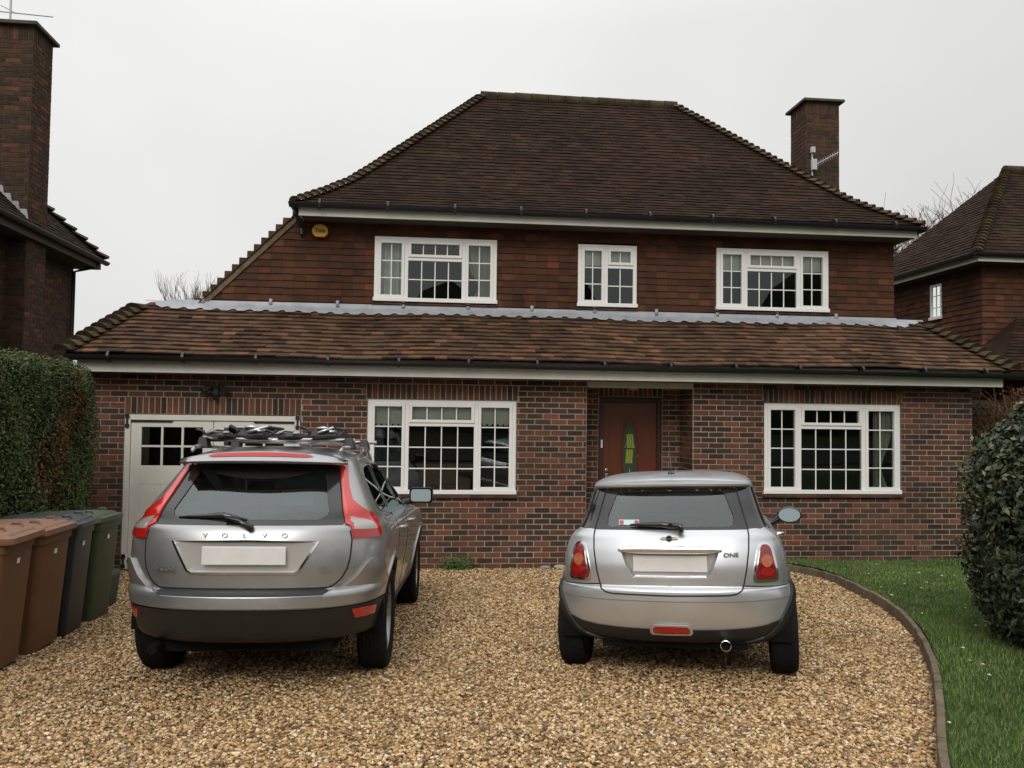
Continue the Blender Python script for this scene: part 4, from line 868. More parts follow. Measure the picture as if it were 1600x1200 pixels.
shell_mesh(sh, 'bumper_cladding', dens([(0, .347), (.55, .348), (.785, .362), (.818, .42), (.831, .568), (.76, .561), (.5, .558), (0, .558)], .03, RXv), [], CM['plastic'], V_, off=.016, depth=.02, sides=(1, -1), dv=.25)
for sd in (1, -1):
    shell_mesh(sh, 'reflector', dens(rnd_poly([(.682, .480), (.782, .477), (.794, .536), (.668, .542)], .01, 3), .02, RXv), [], CM['redb'], V_, off=.021, depth=.006, sides=(sd,), ds=.03, dv=.15)

for yc in (0, WB):
    for sd in (1, -1):
        a_in = arch_pts(yc, .402, .385, .35); a_out = arch_pts(yc, .445, .385, .35)
        shell_mesh(sh, 'wheel_arch', dens(a_in + a_out[::-1], .03, SYv), [], CM['plastic'] if False else CM['grey'], V_, off=.010, depth=.02, sides=(sd,), ds=.05, dv=.3)
        m = MB(); well(m, .56, .845, yc, .385, .425, .345, sd)
        m.build('wheel_well', CM['under'], V_)
for sd in (1, -1): shell_mesh(sh, 'side_cladding', dens([(.42, .35), (WB - .42, .35), (WB - .42, .41), (.42, .41)], .04, SYv), [], CM['plastic'], V_, off=.012, depth=.015, sides=(sd,))
strip(sh, 'door_gap', [SYv(.28 - .25 * max(0, (.72 - z) / .3) ** 2 * .6, z) for z in [.42 + .03 * k for k in range(22)]], .007, .002, CM['seam'], V_, (1, -1))
strip(sh, 'door_gap', [SYv(1.05, .40 + .04 * k) for k in range(17)], .007, .002, CM['seam'], V_, (1, -1))
for sd in (1, -1):
    for yy in (.42, 1.22):
        p = sh.P(*SYv(yy + .1, .965)); m = MB(); m.tube([(sd * (p.x - .005), yy, .965), (sd * (p.x + .035), yy + .03, .967), (sd * (p.x + .035), yy + .19, .967), (sd * (p.x - .005), yy + .22, .965)], .014, 8); m.build('door_handle', CM['grey'], V_, smooth=True)
    mm = empty('door_mirror', (sd * .945, 1.78, 1.155)); mm.parent = V_
    m = MB(); n = 28
    def rr2(a_, b_, r_): return rnd_poly([(-a_, -b_), (a_, -b_), (a_, b_), (-a_, b_)], r_, 6)
    o1, o2, o3 = rr2(.105, .068, .035), rr2(.112, .075, .04), rr2(.06, .045, .04); k_ = len(o1)
    m.add([(a_, -.045, b_) for a_, b_ in o1] + [(a_, .02, b_) for a_, b_ in o2] + [(a_, .11, b_) for a_, b_ in o3], [(i, (i + 1) % k_, k_ + (i + 1) % k_, k_ + i) for i in range(k_)] + [(k_ + i, k_ + (i + 1) % k_, 2 * k_ + (i + 1) % k_, 2 * k_ + i) for i in range(k_)] + [tuple(range(2 * k_, 3 * k_))])
    m.tube([(-sd * .08, .03, -.05), (-sd * .17, .05, -.07)], [.03, .035], 10)
    m.build('housing', CM['plastic'], mm, smooth='auto', fixn=True)
    m = MB(); o4 = rr2(.093, .056, .03); m.add([(a_, -.047 + b_ * .10, b_) for a_, b_ in o4], [tuple(range(len(o4)))]); m.build('mirror_glass', CM['mirror'], mm)
# spoiler with high brake light
sp = MB(); K = 40; vs = []; fs = []
for i in range(K + 1):
    x = -.575 + 1.15 * i / K; e = abs(x) / .575; yb = -.545 + .05 * e ** 2 + .10 * max(0, e - .85) / .15; zt = 1.545 - .045 * e ** 2.2; zr_ = 1.478 - .012 * e ** 2
    vs += [(x, -.30, zt + .012 - .03 * e ** 3), (x, (yb - .30) / 2 - .05, zt - .004 - .01 * e ** 2), (x, yb + .03, zr_ + .018), (x, yb, zr_), (x, yb + .015, zr_ - .014), (x, -.42, 1.455)]
for i in range(K):
    for k in range(5): fs.append((i * 6 + k, i * 6 + k + 1, i * 6 + k + 7, i * 6 + k + 6))
fs += [tuple(range(6)), tuple(K * 6 + k for k in range(6))]
sp.add(vs, fs); spl = sp.build('spoiler', CM['grey'], V_, smooth='auto', fixn=True)
sp = MB(); vs = []; fs = []; K = 30
for i in range(K + 1):
    x = -.36 + .72 * i / K; e = abs(x) / .575; zt = 1.545 - .045 * e ** 2.2; zr_ = 1.478 - .012 * e ** 2; yb = -.545 + .05 * e ** 2; h = .009 * min(1, (1 - abs(x) / .36) * 8)
    yA, zA, yB, zB = (yb - .30) / 2 - .05, zt - .004 - .01 * e ** 2, yb + .03, zr_ + .018
    for t_ in (.5 + 38 * h * .9, .5 - 38 * h * .9): vs.append((x, yB + (yA - yB) * t_, zB + (zA - zB) * t_ + .004))
    if i: fs.append((2 * i - 2, 2 * i - 1, 2 * i + 1, 2 * i))
sp.add(vs, fs); sp.build('high_brake_light', mat('brake_red', (.45, .03, .03), .3), V_, fixn=True)
# wiper
m = MB(); m.tube([(.03, -.80, 1.055), (.03, -.84, 1.06)], .022, 14); m.tube([(.03, -.842, 1.06), (-.05, -.80, 1.095), (-.14, -.785, 1.112)], [.017, .014, .012], 8)
m.tube([(.0, -.79, 1.10), (-.16, -.76, 1.128), (-.30, -.745, 1.120), (-.455, -.715, 1.112)], [.010, .020, .014, .006], 8); m.build('rear_wiper', CM['blk'], V_, smooth=True)
for x in (-.755, .755):
    for y in (0, WB): wheel(V_, x, y, .362, .205, 1 if x > 0 else -1, 5)
m = MB(); m.box(-.55, .55, -.70, 3.4, .26, .62); m.box(-.70, .70, .55, 2.0, .62, .98); m.box(-.55, .55, -.50, -.1, .62, .80); m.build('underbody', CM['under'], V_)
m = MB(); m.tube([(-.55, -.84, .30), (-.55, -.5, .31)], .03, 12); m.build('exhaust', CM['under'], V_)
seats(V_, [(-.38, .35, .7, 1.06, .27), (.0, .35, .7, 1.05, .2), (.38, .35, .7, 1.06, .27), (-.38, 1.25, .7, 1.10, .24), (.38, 1.25, .7, 1.10, .24)], 0)
m = MB(); m.box(-.72, .72, 1.55, 1.95, .9, 1.06); m.tube([(.38 + .17 * math.cos(t), 1.5 + .05 * math.sin(t), 1.05 + .17 * math.sin(t)) for t in [2 * math.pi * k / 24 for k in range(25)]], .015, 6); m.build('dashboard', CM['seat'], V_)
m = MB(); m.box(.08, .30, -.15, -.13, 1.16, 1.28); m.build('light_patch_panel', CM['light_patch'], V_);  # added panel, coloured like the pale light showing through the cabin
for sd in (1, -1):
    m = MB(); m.tube([(sd * .52, -.25, 1.572), (sd * .555, .1, 1.578), (sd * .56, .8, 1.572), (sd * .53, 1.15, 1.52)], .013, 8); m.tube([(sd * .52, -.25, 1.572), (sd * .515, -.33, 1.545)], .013, 8); m.tube([(sd * .53, 1.15, 1.52), (sd * .53, 1.2, 1.48)], .02, 8); m.tube([(sd * .56, .45, 1.572), (sd * .56, .45, 1.52)], .018, 8); m.build('roof_rail', CM['grey'], V_, smooth=True)
VP_ = (-1.024, -5.30, 4.0, (.98, .97, .985)); place_car(V_, *VP_)
# roof rack with ski carriers: a thing that stands on the car
RK = empty('roof_rack', (0, 0, 0), 'silver and black roof bars with folded bicycle carriers, on top of the grey estate car', 'roof rack')
for i, yy in enumerate((-.02, .82)):
    m = MB(); xl, xr_2 = ((-.55, .57), (-.56, .63))[i]; m.tube([(xl, yy, 1.662), (xr_2, yy, 1.662)], .016, 10); m.build('crossbar', mat('bar_alloy', (.62, .62, .62), .25, .9) if i == 0 else bpy.data.materials['bar_alloy'], RK, smooth=True)
    for sd in (1, -1):
        m = MB(); m.hexa([(sd * .53 - .045, yy - .05, 1.60), (sd * .53 + .045, yy - .05, 1.60), (sd * .53 + .045, yy + .05, 1.60), (sd * .53 - .045, yy + .05, 1.60), (sd * .53 - .03, yy - .035, 1.68), (sd * .53 + .03, yy - .035, 1.68), (sd * .53 + .03, yy + .035, 1.68), (sd * .53 - .03, yy + .035, 1.68)]); m.build('foot', CM['plastic'], RK, bevel=.008)
for i, (x, lean, big) in enumerate(((-.40, -.05, 0), (-.16, .12, 1), (.10, -.06, 0), (.36, .06, 1))):
    c = empty('bike_carrier', (x, 0, 1.678)); c.parent = RK; c.scale = (1.0, 1, (.55, .78, .50, .74)[i])
    m = MB(); m.hexa([(-.04, -.25, 0), (.04, -.25, 0), (.04, 1.1, 0), (-.04, 1.1, 0), (-.05, -.25, .022), (.05, -.25, .022), (.05, 1.1, .022), (-.05, 1.1, .022)]); m.build('channel', CM['plastic'], c, bevel=.004)
    m = MB(); m.hexa([(-.10, -.16, .02), (.09, -.16, .02), (.09, .02, .02), (-.10, .02, .02), (-.06, -.12, .07 + .02 * big), (.07, -.12, .06), (.06, .0, .07), (-.05, .0, .08 + .02 * big)])
    m.tube([(-.08, -.1, .05), (-.02 + lean, -.05, .10), (.08 + lean, 0, .085)], [.018, .014, .012], 8); m.tube([(.05, .2, .03), (.10, .25, .09), (.03, .3, .12)], .012, 8)
    m.box(-.06, .06, .5, .62, .02, .075); m.build('clamp', CM['plastic'], c, bevel=.008)
    m = MB(); m.tube([(-.06 + lean * .3, -.15, .045), (.02 + lean * .8, -.12, .105)], [.016, .012], 10); m.tube([(.04, -.14, .06), (.075, -.12, .065)], .016, 10)
    if big: m.tube([(-.05, -.13, .09), (.0, -.13, .10), (.04, -.13, .085)], .014, 8)
    m.build('lever', bpy.data.materials['bar_alloy'] if big else MT['lead'], c, smooth=True)
    if 0: m = MB(); m.tube([(-.12 + .05 * math.cos(t) + .08, -.02, .075 + .035 * math.sin(t)) for t in [2 * math.pi * k / 16 for k in range(17)]], .007, 6); m.build('wheel_strap', CM['plastic'], c)
    else: m = MB(); m.tube([(-.10, -.1, .02), (-.12, -.09, .08), (-.17, -.08, .105)], [.012, .014, .02], 8); m.build('hook', CM['plastic'], c, smooth=True)
place_car(RK, *VP_); RK.matrix_world = RK.matrix_world @ Matrix.Translation((0, 0, -.035))

# ================================================================== SILVER HATCHBACK
V_ = empty('parked_car', (0, 0, 0), 'small silver two-door hatchback with black window band and rounded tail lights, on the right', 'car')
vt = [(.262, .68, -.40, 2.95, 2.5, 0.42, .6), (.29, .74, -.47, 3.02, 2.5, 0.45, .6), (.34, .775, -.53, 3.08, 2.5, 0.47, .6), (.44, .800, -.565, 3.10, 2.5, 0.47, .6), (.56, .805, -.580, 3.10, 2.5, 0.47, .6), (.612, .795, -.578, 3.09, 2.5, 0.47, .6),
      (.630, .785, -.565, 3.08, 2.6, 0.45, .6), (.645, .772, -.535, 3.07, 2.7, 0.42, .6), (.75, .772, -.533, 3.04, 2.8, 0.42, .6), (.85, .758, -.515, 2.95, 2.8, 0.41, .8), (.92, .738, -.49, 2.72, 2.8, 0.4, .8), (.96, .715, -.468, 2.40, 2.9, 0.37, .8), (.990, .682, -.445, 1.90, 3.0, 0.34, .7), (1.01, .655, -.428, 1.72, 3.2, 0.32, .5),
      (1.10, .622, -.375, 1.58, 3.5, .42, .4), (1.20, .592, -.310, 1.42, 3.6, .38, .4), (1.285, .568, -.250, 1.22, 3.6, .36, .4), (1.292, .570, -.262, 1.21, 3.5, .36, .4), (1.320, .560, -.255, 1.12, 3.3, .36, .4), (1.350, .525, -.19, .98, 3.0, .4, .45), (1.378, .44, -.06, .82, 2.6, .4, .4), (1.395, .28, .08, .62, 2.4, .3, .3), (1.399, .10, .22, .45, 2.2, .1, .1), (1.400, 0, .28, .40, 2, .05, .05)]
sh = Shell(vt); WB = 2.467; RXv = sh.RX; SYv = sh.SY
outer = [(3 * k / 60, 0) for k in range(60)] + [(3, sh.K * k / 40) for k in range(40)] + [(3 - 3 * k / 60, sh.K) for k in range(60)] + [(0, sh.K - sh.K * k / 220) for k in range(220)]
rearw = dens([(0, 1.008), (.508, 1.008), (.515, 1.016), (.452, 1.262), (.435, 1.285), (0, 1.288)], .03, RXv)
rec = [(0, .872), (.325, .868), (.268, .72), (.245, .700), (0, .697)]; recp = dens(rec, .03, RXv)
sidew = [(-.10, 1.03), (-.04, 1.20), (.06, 1.272), (.75, 1.275), (1.15, 1.24), (1.45, 1.035), (1.0, 1.02), (.2, 1.02)]; sidep = dens(rnd_poly(sidew, .06, 4), .05, SYv)
wsp = dens([(0, 1.03), (.58, 1.03), (.50, 1.26), (0, 1.28)], .05, sh.FX)
def cut_arch(y0): return dens([(y0 + .332, .2625)] + arch_pts(y0, .335, .31, .2625)[1:-1] + [(y0 - .332, .2625)], .03, SYv)
shell_mesh(sh, 'body', outer, [rearw, recp, sidep, wsp, cut_arch(0), cut_arch(WB)], CM['silver'], V_, sides=(1, -1), ds=.045, dv=.25)
shell_mesh(sh, 'rear_window', rearw, [], CM['pglass'], V_, off=-.003, sides=(1, -1))
shell_mesh(sh, 'window_border', dens([(0, 1.288), (.435, 1.285), (.452, 1.262), (.515, 1.016), (.508, 1.008), (0, 1.008), (0, 1.026), (.40, 1.028), (.425, 1.045), (.425, 1.10), (.375, 1.235), (.35, 1.255), (0, 1.258)], .03, RXv), [], bpy.data.materials['tinted_border'], V_, off=.0015, sides=(1, -1))
for sd in (1, -1): shell_mesh(sh, 'side_window', sidep, [], CM['cglass'], V_, off=-.004, sides=(sd,))
# black pillar band: behind the side glass and round to the tailgate
pil = [(.520, 1.014), (.459, 1.262), (.448, 1.283), (.560, 1.285), (.648, 1.014)]
pb = dens([(.520, 1.012), (.4585, 1.262), (.447, 1.286)], .02, RXv, False) + dens([(.16, 1.286), (1.2, 1.286), (1.55, 1.012), (.25, 1.010)], .05, SYv, False) + [RXv(.60, 1.010)]
shell_mesh(sh, 'black_window_band', pb, [dens(rnd_poly([(-.085, 1.04), (-.03, 1.19), (.06, 1.262), (.75, 1.265), (1.14, 1.23), (1.42, 1.043), (1.0, 1.03), (.2, 1.03)], .06, 4), .05, SYv)], CM['blk'], V_, off=.003, sides=(1, -1))
shell_mesh(sh, 'windscreen', wsp, [], CM['cglass'], V_, off=-.004, sides=(1, -1))
strip(sh, 'window_pillar', [SYv(.52, 1.02 + .026 * k) for k in range(11)], .05, .004, CM['blk'], V_, (1, -1))
strip(sh, 'waist_trim', dens([(-.15, 1.004), (.3, 1.004), (1.0, 1.004), (1.55, 1.0)], .05, SYv, False), .012, .006, CM['chrome'], V_, (1, -1))
# roof edge lip above the rear window
m = MB(); K = 40; vs = []; fs = []
for i in range(K + 1):
    x = -.545 + 1.09 * i / K; e = abs(x) / .545; p = sh.P(*RXv(abs(x) * .985, 1.345 - .02 * e ** 3)); p2 = sh.P(*RXv(abs(x) * .99, 1.292)); z_ = 1.306 - .008 * e ** 2
    vs += [(x, p.y + .02, 1.347 - .024 * e ** 3), (x, p.y - .045 + .01 * e, 1.334 - .020 * e ** 3), (x, p2.y - .052 + .02 * e ** 3, z_ + .008), (x, p2.y - .048 + .02 * e ** 3, z_ - .006), (x, p2.y + .01, 1.290)]
for i in range(K):
    for k in range(4): fs.append((i * 5 + k, i * 5 + k + 1, i * 5 + k + 6, i * 5 + k + 5))
fs += [tuple(range(5)), tuple(K * 5 + k for k in range(5))]
m.add(vs, fs); m.build('roof_spoiler', CM['silver'], V_, smooth='auto', fixn=True)
# tail lights
for sd in (1, -1):
    T = empty('taillight'); T.parent = V_
    T9 = lambda L_: [(.620 + (x - .622) * 1.12, .782 + (z - .80) * 1.07) for x, z in L_]
    c = T9([(.602, .935), (.640, .932), (.665, .90), (.690, .76), (.692, .712), (.680, .697), (.560, .694), (.546, .705), (.545, .74), (.572, .87), (.586, .925)])
    inn = T9([(.605, .918), (.635, .916), (.652, .89), (.676, .76), (.677, .722), (.669, .712), (.572, .709), (.562, .716), (.562, .745), (.586, .865), (.596, .910)])
    o = shell_mesh(sh, 'chrome_ring', dens(rnd_poly(c, .02, 3), .02, RXv), [], CM['chrome'], V_, off=.006, depth=.010, sides=(sd,), ds=.03, dv=.2); o.parent = T
    o = shell_mesh(sh, 'lens', dens(rnd_poly(inn, .015, 3), .02, RXv), [], CM['dred'], V_, off=.012, depth=.010, sides=(sd,), ds=.03, dv=.2); o.parent = T
    for nm, zc, rx_, rz_, mt_ in (('indicator', .806, .034, .040, 'amber'), ('stop_lamp', .738, .040, .026, 'red')):
        o = shell_mesh(sh, nm, dens([(.622 - (.0 if zc > .8 else -.002) + rx_ * math.cos(t), zc + rz_ * math.sin(t)) for t in [2 * math.pi * k / 20 for k in range(20)]], .02, RXv), [], CM[mt_], V_, off=.0145, depth=.005, sides=(sd,), ds=.03, dv=.2); o.parent = T
# tailgate
strip(sh, 'tailgate_gap', dens([(.447, 1.286), (.515, 1.012), (.520, .97), (.515, .88), (.495, .75), (.475, .66)], .02, RXv, False) , .008, .0035, CM['seam'], V_, (1, -1))
bt = lambda x: .602 + .0 * x
strip(sh, 'tailgate_gap', dens([(.475, .66), (.462, .625), (.43, .604), (.38, .596), (0, .590)], .02, RXv, False), .009, .003, CM['seam'], V_, (1, -1))
strip(sh, 'bumper_gap', dens([(.472, .650), (.60, .643), (.77, .637)], .02, RXv, False), .008, .002, CM['seam'], V_, (1, -1))
strip(sh, 'bumper_crease', dens([(0, .552), (.5, .556), (.79, .566)], .02, RXv, False), .006, .0015, mat('crease', (.22, .22, .22), .5, .3), V_, (1, -1))
rm = MB(); q = dens(rec[1:], .03, lambda a, b: (a, b), False); loop = [(a, b) for a, b in q] + [(-a, b) for a, b in q[::-1]]; vs = []; n = len(loop)
for a, b in loop: p = sh.P(*RXv(abs(a), b)); vs.append((a, p.y + .001, b))
for a, b in loop: vs.append((a * .93, -.475, .79 + (b - .79) * .88))
rm.add(vs, [(i, (i + 1) % n, n + (i + 1) % n, n + i) for i in range(n)] + [tuple(range(n, 2 * n))]); rm.build('plate_recess', CM['silver'], V_, fixn=True)
rm = MB(); rm.box(-.245, .245, -.492, -.484, .735, .845); rm.build('number_plate', CM['plate'], V_, bevel=.004)
m = MB(); K = 30; vs = []; fs = []
for i in range(K + 1):
    x = -.345 + .69 * i / K; e = abs(x) / .345; p = sh.P(*RXv(abs(x), .885)); h = .025 * (1 - e ** 6) + .004
    for t in range(8): a = 2 * math.pi * t / 8; vs.append((x, p.y - .014 + .022 * math.cos(a) * (1 - .5 * e ** 6), .884 + h * math.sin(a) - .004 * e ** 3))
for i in range(K):
    for t in range(8): fs.append((i * 8 + t, i * 8 + (t + 1) % 8, i * 8 + 8 + (t + 1) % 8, i * 8 + 8 + t))
fs += [tuple(range(8)), tuple(K * 8 + t for t in range(8))]
m.add(vs, fs); m.build('tailgate_handle', mat('handle_chrome', (.80, .81, .82), .18, .9), V_, smooth=True, fixn=True)
yb = sh.P(*RXv(0, .952)).y
E_ = empty('badge', (0, yb - .006, .953)); E_.parent = V_
for zw in (-.010, 0, .010):
    m = MB(); L_ = .062 - abs(zw) * 1.2; m.box(-L_, L_, -.002, .004, zw - .0028, zw + .0028); m.build('wing', CM['badge'], E_, bevel=.001)
m = MB(); m.lathe([(0, -.008), (.020, -.008), (.023, -.004), (.023, .004)], (0, 0, 0), 'y', 24); m.build('roundel', CM['chrome'], E_, smooth='auto')
m = MB(); m.lathe([(0, -.0095), (.017, -.0090), (.017, -.005)], (0, 0, 0), 'y', 24); m.build('roundel_face', CM['blk'], E_)
m = MB(); m.box(-.016, .016, -.0115, -.009, -.004, .004); m.build('roundel_bar', CM['chrome'], E_)
p = sh.P(*RXv(.40, .850)); text('ONE', .038, CM['chrome'], V_, Matrix.Translation((.40, p.y - .010, .850)) @ Matrix.Rotation(R(14), 4, 'Z') @ Matrix.Rotation(R(90), 4, 'X'), sx=1.25, bold=.0012)
# lower trim, lamps, exhaust
shell_mesh(sh, 'bumper_skirt', dens([(0, .264), (.5, .264), (.69, .285), (.755, .34), (.797, .45), (.70, .425), (.6, .395), (.5, .382), (.3, .372), (0, .368)], .03, RXv), [], CM['plastic'], V_, off=.008, depth=.012, sides=(1, -1), dv=.25)
fg = rnd_poly([(0, .346), (.118, .348), (.122, .376), (.105, .392), (0, .394)], .01, 3, skip=(0, 4))
shell_mesh(sh, 'fog_lamp_surround', dens([(0, .336), (.125, .338), (.140, .356), (.135, .385), (.115, .403), (0, .404)], .02, RXv), [], CM['silver'], V_, off=.015, depth=.010, sides=(1, -1), ds=.03, dv=.15)
shell_mesh(sh, 'fog_lamp', dens(fg, .02, RXv), [], CM['red'], V_, off=.0165, depth=.004, sides=(1, -1), ds=.03, dv=.15)
m = MB(); m.lathe([(.036, .25), (.040, .0), (.036, -.02), (.030, -.022), (.028, .0), (.028, .2), (0, .2)], (.345, -.535, .275), 'y', 28); m.build('exhaust', CM['chrome'], V_, smooth='auto')
m = MB(); m.lathe([(.0275, .015), (.0, .015)], (.345, -.535, .275), 'y', 28); m.build('exhaust_bore', CM['under'], V_)
for yc in (0, WB):
    for sd in (1, -1):
        shell_mesh(sh, 'wheel_arch', dens(arch_pts(yc, .332, .31, .268) + arch_pts(yc, .395, .31, .268)[::-1], .03, SYv), [], CM['plastic'], V_, off=.020, depth=.03, sides=(sd,), ds=.05, dv=.3)
        m = MB(); well(m, .50, .77, yc, .31, .345, .27, sd); m.build('wheel_well', CM['under'], V_)
for sd in (1, -1): shell_mesh(sh, 'side_skirt', dens([(.345, .265), (WB - .345, .265), (WB - .345, .33), (.345, .33)], .04, SYv), [], CM['plastic'], V_, off=.012, depth=.015, sides=(sd,))
strip(sh, 'door_gap', [SYv(.42, .32 + .035 * k) for k in range(20)], .007, .002, CM['seam'], V_, (1, -1))
for sd in (1, -1):
    p = sh.P(*SYv(.62, .90)); m = MB(); m.tube([(sd * (p.x - .005), .52, .90), (sd * (p.x + .04), .55, .905), (sd * (p.x + .04), .68, .905), (sd * (p.x - .005), .72, .90)], .015, 8); m.build('door_handle', CM['chrome'], V_, smooth=True)
    p = sh.P(*SYv(1.9, .80)); m = MB(); m.tube([(sd * (p.x - .01), 1.85, .82), (sd * (p.x + .010), 1.88, .82), (sd * (p.x + .010), 1.93, .82), (sd * (p.x - .01), 1.96, .82)], .016, 8); m.build('side_repeater', CM['amber'], V_, smooth=True)
    mm = empty('door_mirror', ((.90 if sd > 0 else -.76), 1.50, .99)); mm.parent = V_
    m = MB(); K = 24
    el = lambda a, b, y: [(a * math.cos(2 * math.pi * k / K), y, b * math.sin(2 * math.pi * k / K)) for k in range(K)]
    rings = [el(.094, .062, -.04), el(.103, .070, -.03), el(.104, .072, .02), el(.085, .060, .08), el(.03, .02, .12)]
    m.add([p_ for r_ in rings for p_ in r_], [(j * K + i, j * K + (i + 1) % K, j * K + K + (i + 1) % K, j * K + K + i) for j in range(4) for i in range(K)] + [tuple(range(4 * K, 5 * K))])
    m.tube([(-sd * .07, .02, -.03), (-sd * .16, .05, -.08), (-sd * .27, .06, -.11)], [.035, .03, .035], 10); m.build('housing', CM['blk'], mm, smooth='auto', fixn=True)
    m = MB(); m.add([(q[0], -.044 + q[2] * .15, q[2]) for q in el(.090, .058, 0)], [tuple(range(K))]); m.build('mirror_glass', CM['mirror'], mm)
m = MB(); m.tube([(.08, -.48, .995), (.08, -.475, 1.035), (.0, -.455, 1.045)], [.022, .02, .012], 10); m.tube([(.09, -.452, 1.03), (-.05, -.442, 1.045), (-.18, -.432, 1.045), (-.265, -.425, 1.043)], [.020, .020, .014, .006], 8); m.build('rear_wiper', CM['blk'], V_, smooth=True)
m = MB(); m.lathe([(0, .018), (.02, .016), (.032, .0)], (0, -.02, 1.383), 'z', 20, sx=.8, sy=1.3); m.build('aerial_base', CM['blk'], V_, smooth=True)
m = MB(); m.tube([(0, -.02, 1.395), (0, -.14, 1.60)], [.004, .002], 6); m.build('aerial', CM['blk'], V_)
for x in (-.727, .727):
    for y in (0, WB): wheel(V_, x, y, .300, .182, 1 if x > 0 else -1, 6)
m = MB(); m.box(-.48, .48, -.40, 2.9, .22, .60); m.box(-.58, .58, .35, 1.7, .60, .92); m.box(-.5, .5, -.30, .2, .60, .72); m.build('underbody', CM['under'], V_)
seats(V_, [(-.30, .22, .6, .98, .24), (.30, .22, .6, .98, .24), (-.34, 1.0, .6, 1.02, .22), (.34, 1.0, .6, 1.02, .22)], 0)
m = MB(); m.box(-.60, .60, 1.35, 1.65, .8, .985); m.build('dashboard', CM['seat'], V_)
# stickers in the rear window
p = sh.P(*RXv(.29, 1.062))
def on_glass(x, z, o=-.004): q = sh.P(*RXv(abs(x), z)); return (x, q.y + o, z)
m = MB(); m.add([on_glass(-.345, 1.040), on_glass(-.205, 1.040), on_glass(-.205, 1.075), on_glass(-.345, 1.075)], [(0, 1, 2, 3)]); m.build('window_sticker', CM['sticker'], V_)
for x in (-.327, -.223):
    m = MB(); m.add([on_glass(x - .014, 1.044, -.006), on_glass(x + .014, 1.044, -.006), on_glass(x + .014, 1.071, -.006), on_glass(x - .014, 1.071, -.006)], [(0, 1, 2, 3)]); m.build('sticker_emblem', CM['stickr'], V_)
place_car(V_, 1.868, -5.54, 20.3, (1, 1, 1), 1.5)

# ================================================================== NEIGHBOURING HOUSES
NL = empty('neighbour_house', (0, 0, 0), 'brick house with a tall brick chimney stack rising beside the left hedge', 'house')
EX, EY, EZ = -6.05, 5.3, 4.90
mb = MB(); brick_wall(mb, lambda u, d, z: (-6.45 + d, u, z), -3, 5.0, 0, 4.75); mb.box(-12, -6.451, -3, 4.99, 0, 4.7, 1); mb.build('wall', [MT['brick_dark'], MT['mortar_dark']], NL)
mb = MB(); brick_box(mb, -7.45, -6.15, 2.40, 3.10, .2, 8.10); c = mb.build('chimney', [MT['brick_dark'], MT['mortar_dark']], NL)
mb = MB(); mb.box(-7.53, -6.07, 2.31, 3.19, 8.10, 8.16); mb.build('cap', bpy.data.materials['cap_stone'], c, bevel=.01)
mb = MB(); mb.tube([(-6.6, 2.6, 8.16), (-6.6, 2.6, 8.75)], .018, 8); mb.tube([(-7.2, 2.6, 8.42), (-5.95, 2.6, 8.36)], .010, 6); mb.tube([(-6.75, 2.6, 8.50), (-6.5, 2.6, 8.38)], .008, 6); mb.build('aerial', MT['aerial'], c)
mb = MB(); PN = lambda u, t, d: (EX - t + .7071 * d, u, EZ + .04 + t + .7071 * d)
tn = [i * .0715 for i in range(42)]; tiles(mb, tn, lambda t: (-3, EY - t), PN, jit=.005)
mb.add([(EX, -3, EZ + .03), (EX, EY, EZ + .03), (EX - 3, EY - 3, EZ + 3.03), (EX - 3, -3, EZ + 3.03)], [(0, 1, 2, 3)], 1); mb.add([(EX, EY, EZ + .03), (EX - 6, EY, EZ + .03), (EX - 3, EY - 3, EZ + 3.03)], [(0, 1, 2)], 1)
r_ = mb.build('roof', [MT['roof'], MT['felt']], NL)
mb = MB(); bonnets(mb, [(EX - t, EY - t, EZ + t + .05) for t in tn[::2]], .11, lift=.05); mb.build('hip_tile', MT['bonnet'], r_, smooth='auto')
for k in range(6): mb = MB(); y = 2.38 - .0; x = -6.12 - k * .12; mb.hexa([(x - .12, y - .03, EZ + .05 + (x * -1 - 6.05) - .0), (x, y - .03, EZ + .05 + (-x - 6.05)), (x, y, EZ + .05 + (-x - 6.05)), (x - .12, y, EZ + .05 + (-x - 6.05)), (x - .12, y - .03, EZ + .22 + (-x - 6.05)), (x - .03, y - .03, EZ + .22 + (-x - 6.05)), (x - .03, y, EZ + .22 + (-x - 6.05)), (x - .12, y, EZ + .22 + (-x - 6.05))]); mb.build('step_flashing', MT['lead'], c)
mb = MB(); mb.box(EX - .03, EX - .01, -3, EY - .02, 4.74, 4.88); mb.box(EX - .9, EX - .03, EY - .04, EY - .02, 4.74, 4.88); mb.build('fascia', MT['soffit'], NL); mb = MB(); mb.box(-6.45, EX - .03, -3, EY - .04, 4.735, 4.75); mb.build('soffit', MT['soffit'], NL)
mb = MB(); gutter(mb, [((EX + .05, -3, 4.92), (1, 0, 0)), ((EX + .05, EY + .1, 4.90), (1, 0, 0))], .065); mb.tube([(EX + .03, 5.1, 4.86), (EX - .05, 5.05, 4.75), (-6.38, 4.85, 4.62), (-6.38, 4.85, .3)], .036, 8); mb.build('gutter', MT['gutter'], NL, smooth='auto')

